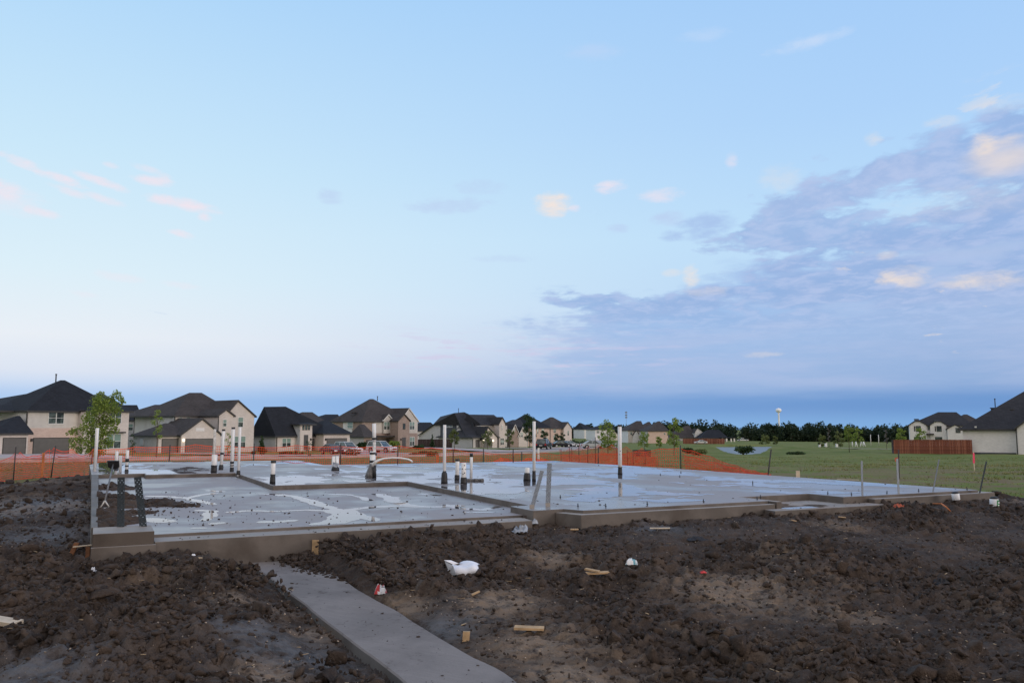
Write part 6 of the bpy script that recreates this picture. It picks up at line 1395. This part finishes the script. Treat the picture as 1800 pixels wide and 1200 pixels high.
car('white sedan parked in front of the brown board fence by the pond', 1231, 0, math.radians(178), 'sedan', M_carw, 308)
car('white pickup far off at the edge of the dark wood', 1305, 0, math.radians(170), 'pickup', M_carw, 430)
# ------------------------------------------------------------------ board fences, railings, posts
def board_fence(label, pxa, da, pxb, db, h, mats, n, group='board fences', dark_end=False):
    A, B_ = gat(pxa, da), gat(pxb, db); root = thing('board_fence', label, 'fence', A, 0, group); v = B_ - A; L = math.hypot(v.x, v.y); t = Vector((v.x, v.y, 0)) / L; nrm = Vector((t.y, -t.x, 0)); ang = math.atan2(t.y, t.x); bw = L / n
    mm = MB(); mm.box(-bw * .47, bw * .47, -.012, .012, 0, h); proto = None
    metas = []
    for mt in mats: q = bpy.data.meshes.new('board'); q.from_pydata(mm.v, [], mm.f); q.materials.append(mt); metas.append(q)
    for i in range(n):
        f = (i + .5) / n; o = bpy.data.objects.new('board', random.choices(metas, [.5, .3, .2][:len(metas)])[0]); C.objects.link(o); o.parent = root
        o.location = (t.x * L * f, t.y * L * f, v.z * f - .03 + random.uniform(-.012, .012)); o.rotation_euler = (random.uniform(-.012, .012), 0, ang)
    for z in (.35, h * .5, h - .3):
        m_ = MB(); m_.tube([-nrm * .05 + Vector((0, 0, z)), Vector((v.x, v.y, v.z + z)) - nrm * .05], .04, 4); m_.build('rail', mats[0], root)
    for i in range(int(L / 2.4) + 1):
        f = min(1, i * 2.4 / L); m_ = MB(); q = Vector((v.x * f, v.y * f, v.z * f)) - nrm * .1; m_.box(q.x - .05, q.x + .05, q.y - .05, q.y + .05, q.z - .3, q.z + h - .05); m_.build('post', mats[0], root)
    return root
board_fence('reddish brown vertical board fence beside the pale grey brick house', 1570, 107, 1707, 104.5, 1.84, [M_fencewood, M_fencewood2, M_fencewood], 92)
board_fence('short dark end section of the board fence, turned away to the left', 1566, 115, 1571, 107, 1.8, [M_fencedk], 54)
board_fence('low brown board fence behind the white sedan by the pond', 1200, 330, 1273, 322, 2.1, [M_fencewood, M_fencewood2], 60)
board_fence('dark brown board fence below the grey side gable', 735, 178, 795, 176, 1.9, [M_fencedk], 50)
r_ = thing('railings', 'black metal railing with white panels beyond the bunched netting', 'railing', gat(1128, 88)); B = r_.location; k = FP / B.y
for i in range(26):
    m_ = MB(); x = (-14.5 + i * 1.16) / k; m_.box(x - .02, x + .02, -.02, .02, 0, 12 / k); m_.build('bar', M_cark, r_)
for z in (2, 11): m_ = MB(); m_.box(-15 / k, 15 / k, -.025, .025, z / k - .03, z / k + .03); m_.build('rail', M_cark, r_)
for a, b_ in ((-12, -4), (4, 9)): m_ = MB(); m_.box(a / k, b_ / k, .03, .06, 2.5 / k, 10.5 / k); m_.build('panel', M_trimw, r_)
def stake(label, px, py, ptop, w, mt, lx=0.0, name='survey_stake', cat='stake', d=None, group=None, z=None):
    p = (gnd(px, py) if z is None else onz(px, py, z)) if d is None else gat(px, d); k = FP / p.y; h = (py - ptop) / k if d is None else ony(px, ptop, d).z - p.z; ww = max(.012, w / k / 2)
    m_ = MB(); V = [(-ww, -.012, -.04), (ww, -.012, -.04), (ww, .012, -.04), (-ww, .012, -.04), (-ww + lx, -.012, h), (ww + lx, -.012, h * .985), (ww + lx, .012, h * .985), (-ww + lx, .012, h)]
    m_.add(V, [(0, 3, 2, 1), (4, 5, 6, 7), (0, 1, 5, 4), (1, 2, 6, 5), (2, 3, 7, 6), (3, 0, 4, 7)]); return tag(m_.build(name, mt, loc=p), label, cat, group)
r_ = thing('survey_stake', 'pale survey stake with pink ribbon in front of the board fence end', 'stake', gat(1708.5, 40)); B = r_.location; k = FP / B.y
m_ = MB(); m_.box(-.02, .02, -.008, .008, -.1, ony(1709, 793, 40).z - B.z); m_.build('stake', M_woodp, r_)
m_ = MB(); zt = ony(1708, 796, 40).z - B.z; zl_ = ony(1708, 815, 40).z - B.z
for a, b_ in ((-.045, -.01), (-.02, .035), (.02, .045)): m_.add([(a, -.012 - abs(a) * .3, zt), (b_, -.02, zt), (b_ - .015, -.03, zl_ + abs(b_)), (a - .02, -.02, zl_ + .05)], [(0, 1, 2, 3)])
o = m_.build('ribbon', M_pink, r_); sm_ = o.modifiers.new('t', 'SOLIDIFY'); sm_.thickness = .003
stake('orange wooden stake behind the left netting', 78.5, 824, 795.5, 4.0, M_stake, .02, d=30.5)
stake('pale wooden peg on the grass just beyond the right slab edge', 1399.5, 838.5, 827, 6.5, M_woodp, 0, 'wooden_peg', 'peg', d=22.5)
stake('pink-orange painted stake behind the netting left of the tall scuffed pipe', 769.5, 811, 798, 4.5, M_stake, 0, d=37)
stake('white marker post on the kerb, left of the bunched netting', 946.5, 799, 787, 3.2, M_white, 0, 'marker_post', 'post', d=66)
r_ = thing('fence_post', 'dark thin post with an orange rag tied near its foot, on the grass', 'post', gat(1576, 30)); B = r_.location
m_ = MB(); m_.tube([(0, 0, -.1), (.03, 0, ony(1576, 790, 30).z - B.z)], .024, 6); m_.build('post', M_post, r_)
m_ = MB(); zc = ony(1576, 808, 30).z - B.z; m_.add([(-.02, -.03, zc + .10), (-.14, -.04, zc + .07), (-.13, -.05, zc - .05), (-.03, -.03, zc - .09)], [(0, 1, 2, 3)]); o = m_.build('rag', M_orcloth, r_); o.modifiers.new('t', 'SOLIDIFY').thickness = .01
for i, px in enumerate((1439.5, 1450.5, 1469.5)):
    p = gat(px, 210); m_ = MB(); m_.box(-.22, .22, -.3, .3, -.2, .95 - .2 * (i == 2)); m_.box(-.26, .26, -.34, .34, .95 - .2 * (i == 2), 1.0 - .2 * (i == 2)); tag(m_.build('utility_box', M_white, loc=p), ('white utility box under the yellow-green staked tree', 'white utility box between the bare sapling and the staked tree', 'low white utility box right of the bare sapling')[i], 'utility box', 'white utility boxes on the far grass')
for i in range(6):
    px = 1497 + i * 4.6; p = gat(px, 215 + i); m_ = MB(); m_.tube([(0, 0, -.2), (.5 * math.sin(i * 2.3), 0, 1.3)], .11, 6); tag(m_.build('marker_post', M_white, loc=p), ('leftmost', 'second from left', 'third from left', 'fourth from left', 'fifth from left', 'rightmost')[i] + ' of the small white leaning posts on the far grass', 'post', 'row of white posts on the far grass')
for px, lb in ((1529.5, 'left'), (1543.5, 'right')):
    p = gat(px, 260); m_ = MB(); m_.tube([(0, 0, -.2), (0, 0, 3.4)], .11, 6); tag(m_.build('pole', M_trimw, loc=p), lb + ' one of two pale slim poles left of the board fence', 'pole', 'pair of pale poles on the far grass')
# ------------------------------------------------------------------ shovel and litter
r_ = thing('shovel', 'shovel with black blade up and long shaft, propped in the mud on the garage floor', 'shovel', onz(186, 893, ZGAR)); B = r_.location
tp = ony(199, 816, B.y + 1.0) - B; bt = Vector((-.02, 0, .12))
m_ = MB(); m_.tube([bt, bt.lerp(tp, .5), tp], .013, 8); m_.build('shaft', M_wrap, r_)
m_ = MB(); w = .10
for i in range(6):
    a = (i - 2.5) / 2.5
m_.add([tp + Vector((-w, -.02, .06)), tp + Vector((w, -.02, .06)), tp + Vector((w * .95, .02, -.05)), tp + Vector((.04, .04, -.08)), tp + Vector((-.04, .04, -.08)), tp + Vector((-w * .95, .02, -.05))], [(0, 1, 2, 3, 4, 5)])
o = m_.build('blade', M_boot, r_); o.modifiers.new('t', 'SOLIDIFY').thickness = .02
m_ = MB(); m_.tube([bt, bt + Vector((-.07, 0, -.10)), bt + Vector((.0, -.01, -.12)), bt + Vector((.07, 0, -.10)), bt], .014, 6); m_.build('grip', M_pvcd, r_)
def crumple(name, label, cat, px, py, w, h, mt, seed, dome=.6, lift=.03, mt2=None, ripple=.25, group=None, aspect=.7):
    """crumpled sheet or bag: a folded, ragged, slightly thick skin"""
    p = gnd(px, py, .01); k = FP / p.y; W, Hh = w / k, h / k; n = 16; r = np.random.default_rng(seed); V = []; F = []
    for j in range(n + 1):
        for i in range(n + 1):
            a, b = i / n * 2 - 1, j / n * 2 - 1; e = 1 + .25 * (vnoise(np.array([math.atan2(b, a) * 1.7 + 9]), np.array([seed * 1.0]), 3)[0] - .5); q = max(abs(a), abs(b)); f = 1 - q ** 3
            nz = fbm(np.array([a * 2.2 + seed]), np.array([b * 2.2]), 4, seed)[0] - .5; nz2 = abs(fbm(np.array([a * 1.6 + seed * 3]), np.array([b * 1.6 - a]), 3, seed + 2)[0] - .5)
            V.append((a * W * .5 * e + nz * W * .1, b * W * aspect * .5 * e + nz * W * .1, max(.0, Hh * (dome * f + ripple * (nz + nz2) * 2.2 * (.4 + f)))))
    for j in range(n):
        for i in range(n): q = j * (n + 1) + i; F.append((q, q + 1, q + n + 2, q + n + 1))
    me = bpy.data.meshes.new(name); me.from_pydata(V, [], F); me.materials.append(mt)
    if mt2 is not None:
        me.materials.append(mt2)
        for f in me.polygons:
            if fbm(np.array([f.center.x / W * 5 + seed]), np.array([f.center.y / W * 5]), 2, 9)[0] > .52: f.material_index = 1
    me.update(); o = link(name, me, None, None, (p.x, p.y, p.z - .042 + lift)); o.rotation_euler = (0, 0, r.random() * .6 - .3); o.modifiers.new('t', 'SOLIDIFY').thickness = .003
    return tag(o, label, cat, group)
def bag():
    p = gnd(820, 1004, .02); k = FP / p.y; W = 55 / k; n = 18; V = []; F = []
    for j in range(n + 1):
        for i in range(n + 1):
            a, b = i / n * 2 - 1, j / n * 2 - 1; nz = fbm(np.array([a * 1.5 + 3]), np.array([b * 1.5]), 3, 5)[0] - .5; edge = max(0, 1 - abs(a) ** 4) * max(0, 1 - abs(b) ** 4)
            V.append((a * W * .5 + nz * .02, b * .17, .10 * edge ** .5 * (1 - .25 * a * a) + nz * .045 + .010 * math.sin(a * 4 + b * 2 + 3 * nz) + max(0, -a - .6) * .10))
    for j in range(n):
        for i in range(n): q = j * (n + 1) + i; F.append((q, q + 1, q + n + 2, q + n + 1))
    root = thing('paper_sack', 'large white half-buried sack lying in the dirt', 'sack', (p.x, p.y, p.z - .02), math.radians(-8))
    me = bpy.data.meshes.new('sack_body'); me.from_pydata(V, [], F); me.polygons.foreach_set('use_smooth', [True] * len(F)); me.update(); o = link('sack_body', me, M_paper, root); o.modifiers.new('t', 'SOLIDIFY').thickness = .004
    m_ = MB(); m_.add([(-W * .58, -.19, .15), (-W * .30, -.20, .10), (-W * .22, -.20, .005), (-W * .38, -.20, .0), (-W * .45, -.205, .05)], [(0, 1, 2, 3, 4)]); o = m_.build('sack_flap', M_clear, root); o.modifiers.new('t', 'SOLIDIFY').thickness = .004
    m_ = MB(); m_.add([(-W * .60, -.19, .155), (-W * .30, -.19, .11), (-W * .15, -.17, .12), (-W * .4, -.16, .15)], [(0, 1, 2, 3)]); o = m_.build('sack_mouth', M_paper, root); o.modifiers.new('t', 'SOLIDIFY').thickness = .004
bag()
crumple('paper_scrap', 'folded white paper caught on the far left corner of the walk', 'paper', 430, 992, 19, 14, M_paper, 3, .5, lift=.075, ripple=.6)
crumple('crushed_can', 'crushed red, white and blue drink can beside the walk', 'drink can', 669, 1042, 21, 13, M_red, 5, .9, mt2=M_white, ripple=.3)
crumple('crushed_bottle', 'crushed pale blue plastic bottle on the churned dirt', 'bottle', 1110, 990, 22, 9, M_blue, 7, .9, mt2=M_white, ripple=.3, aspect=.4)
crumple('plastic_sheet', 'torn grey plastic film below the middle pier', 'plastic sheet', 915, 936, 30, 13, M_clear, 9, .3, ripple=.6)
crumple('plastic_sheet', 'small grey plastic tatter on the mound top by the middle pier', 'plastic sheet', 935, 922, 18, 9, M_clear, 10, .3, ripple=.6)
crumple('paper_scrap', 'tiny white wad left of the front left corner of the slab', 'paper', 164, 1004, 9, 8, M_paper, 11, .8, ripple=.4)
crumple('paper_scrap', 'small white chip on the dirt below the garage ledge', 'paper', 340, 976, 6, 4, M_paper, 12, .5)
crumple('black_rag', 'flat black rag on the packed dirt below the slab front', 'rag', 1222, 948, 34, 6, M_black, 13, .4, ripple=.5)
crumple('black_rag', 'dark rag in the dirt at right of the picture', 'rag', 1655, 1024, 24, 9, M_black, 14, .4, ripple=.6)
crumple('red_scrap', 'red plastic shred half buried right of the blue bottle', 'plastic scrap', 1236, 1005, 11, 4, M_red, 15, .4, ripple=.6)
crumple('red_scrap', 'red plastic shred near the lower right edge', 'plastic scrap', 1786, 1097, 15, 7, M_red, 16, .4, ripple=.6)
crumple('orange_cloth', 'crumpled orange cloth against the slab front at right', 'cloth', 1580, 890, 20, 6, M_orcloth, 17, .6, ripple=.5)
def plank(label, px, py, L, w, t, ang, mt, tilt=0.0, name='wood_scrap', lift=.01, group='scraps of wood in the dirt'):
    p = gnd(px, py, lift); k = FP / p.y; a, b = L / k / 2, w / k / 2; m_ = MB()
    V = [(-a, -b, 0), (a * .96, -b, 0), (a, b * .9, 0), (-a * .93, b, 0)]; V += [(x, y, t) for x, y, z in V]; m_.add(V, [(0, 3, 2, 1), (4, 5, 6, 7), (0, 1, 5, 4), (1, 2, 6, 5), (2, 3, 7, 6), (3, 0, 4, 7)])
    o = m_.build(name, mt, loc=(p.x, p.y, p.z)); o.rotation_euler = (.12, tilt, ang); return tag(o, label, 'wood scrap', group)
plank('pale sawn board end at the left edge of the picture', 6, 1100, 66, 22, .035, -.30, M_woodp, .05, 'board_end', .02)
plank('upper short tan plank of the crossed pair in the dirt', 1041, 1005, 26, 7, .015, -.45, M_wood, .10, lift=.02)
plank('lower longer tan plank of the crossed pair in the dirt', 1048, 1014, 46, 9, .018, .12, M_wood, -.03, lift=.012)
plank('long tan offcut right of the walk', 930, 1109, 52, 13, .02, -.04, M_wood, .02, lift=.012)
plank('small wood sliver standing up left of the crossed planks', 836, 1048, 16, 4, .012, .55, M_wood, -.3, lift=.012)
plank('thin pale lath on the packed dirt below the slab front', 1160, 929, 36, 4, .012, .05, M_woodp, 0)
plank('thin wood sliver forming a T with another, behind the walk', 512, 966, 26, 3, .01, -.12, M_woodp, 0, lift=.012)
plank('short stem of the T of wood slivers behind the walk', 507, 971, 10, 3, .01, 1.2, M_woodp, 0, lift=.012)
plank('tan chips below the middle pier', 1007, 934, 20, 5, .012, .1, M_wood, 0)
plank('splintered tan chips beside the boulder below the garage ledge', 352, 983, 17, 8, .012, .1, M_wood, .1)
plank('tan splinters below the porch front', 1395, 917, 10, 4, .010, .3, M_wood, .2)
plank('tan splinters at foot of the porch face', 1480, 909, 13, 4, .010, .1, M_wood, .1)
plank('pale lath lying across the far right slab edge', 1490, 843, 36, 2.4, .012, -.45, M_woodp, .0)
plank('pale lath propped by the front left corner of the slab', 145, 963, 30, 2.6, .01, .25, M_woodp, -.08, lift=.10)
stake('square wooden peg standing in front of the garage ledge', 554, 979, 951, 11, M_wood, 0, 'wooden_peg', 'peg')
stake('thin wooden peg left of the square peg, before the garage ledge', 404.5, 967, 948, 2.6, M_wood, 0, 'wooden_peg', 'peg')
stake('small yellow wood block standing right of the walk', 818, 1127, 1112, 12, M_wood, .01, 'wood_block', 'wood block')
stake('rust-brown form stake at the front left corner of the slab', 154.5, 978, 964, 7, M_wooddk, 0, 'form_stake', 'stake')
stake('leaning rust-brown form stake left of the slab corner', 125, 972, 956, 8, M_wooddk, .06, 'form_stake', 'stake')
def jug(label, px, py, w, h, tilt, green):
    p = gnd(px, py, .01); k = FP / p.y; W, Hh = w / k / 2, h / k; root = thing('plastic_jug', label, 'jug', p, .3, 'plastic jugs by the far right corner'); m_ = MB()
    m_.tube([(0, 0, 0), (0, 0, .01), (0, 0, Hh * .72), (0, 0, Hh * .86), (0, 0, Hh * .95)], [W * .92, W, W, W * .8, W * .3], 12); o = m_.build('jug_body', M_white, root); root.rotation_euler = (0, tilt, .3)
    m_ = MB(); m_.tube([(0, 0, Hh * .80), (0, 0, Hh * .95), (0, 0, Hh * 1.02)], [W * .93, W * .80, W * .35], 10); m_.build('cap', M_boot, root)
    m_ = MB(); m_.tube([(W * .55, 0, Hh * .84), (W * .75, 0, Hh * .95), (W * .2, 0, Hh * 1.0)], W * .12, 6); m_.build('handle', M_boot, root)
    if green:
        a0, a1 = -1.8, .1; m_ = MB(); n = 8
        for i in range(n):
            a, b = a0 + (a1 - a0) * i / n, a0 + (a1 - a0) * (i + 1) / n; R = W * 1.03
            m_.add([(R * math.cos(a), R * math.sin(a), Hh * .06), (R * math.cos(b), R * math.sin(b), Hh * .06), (R * math.cos(b), R * math.sin(b), Hh * .72), (R * math.cos(a), R * math.sin(a), Hh * .72)], [(0, 1, 2, 3)], 1 if False else 0)
        m_.build('label', M_green, root)
        for z0, z1, aa, ab in ((.40, .56, -1.5, -.75), (.18, .28, -1.55, -1.2), (.18, .28, -1.05, -.7)):
            m_ = MB(); R = W * 1.05
            for i in range(4): a, b = aa + (ab - aa) * i / 4, aa + (ab - aa) * (i + 1) / 4; m_.add([(R * math.cos(a), R * math.sin(a), Hh * z0), (R * math.cos(b), R * math.sin(b), Hh * z0), (R * math.cos(b), R * math.sin(b), Hh * z1), (R * math.cos(a), R * math.sin(a), Hh * z1)], [(0, 1, 2, 3)])
            m_.build('label_mark', M_white, root)
jug('white plastic jug with dark cap tipped against the slab front, far right', 1681, 880, 13, 14, -.12, False)
jug('white plastic jug with green label on the dirt, far right', 1748, 892, 15, 18, .03, True)
p0 = [gnd(1640, 885, .12), gnd(1655, 887, .13), gnd(1664, 893, .12), gnd(1671, 899, .06)]
m_ = MB(); m_.tube(p0, .012, 6); tag(m_.build('loose_rope', M_stake), 'bent orange rope sticking out of the dirt heap at far right', 'rope')
# rough grass: blades and tufts nobody could count
def grass():
    r = np.random.default_rng(9); n = 150000; y = 16 + 70 * r.random(n) ** 1.5; x = (r.random(n) * 2 - 1) * y * .7
    u, v = touv(x, y); k = (dirt_sd(x, y) < .25) & ~((u > -.1) & (u < 15.3) & (v > -.5) & (v < 20.6)); k &= fbm(x * .45, y * .45, 5, 33, .6) > .46 + .15 * r.random(n); x, y = x[k], y[k]; n = len(x)
    z = ground(x, y) - .22 * sstep(dirt_sd(x, y), -.1, .5); h = .025 + .07 * r.random(n) ** 2.5; a = r.random(n) * 6.28; w = .005 + .0005 * y; l = r.normal(size=(n, 2)) * .05
    V = np.stack([np.stack([x - np.cos(a) * w, y - np.sin(a) * w, z - .02], -1), np.stack([x + np.cos(a) * w, y + np.sin(a) * w, z - .02], -1), np.stack([x + l[:, 0], y + l[:, 1], z + h], -1)], 1).reshape(-1, 3)
    tag(link('grass', npmesh('grass', V, np.arange(3 * n).reshape(-1, 3)), M_blade), kind='stuff')
grass()
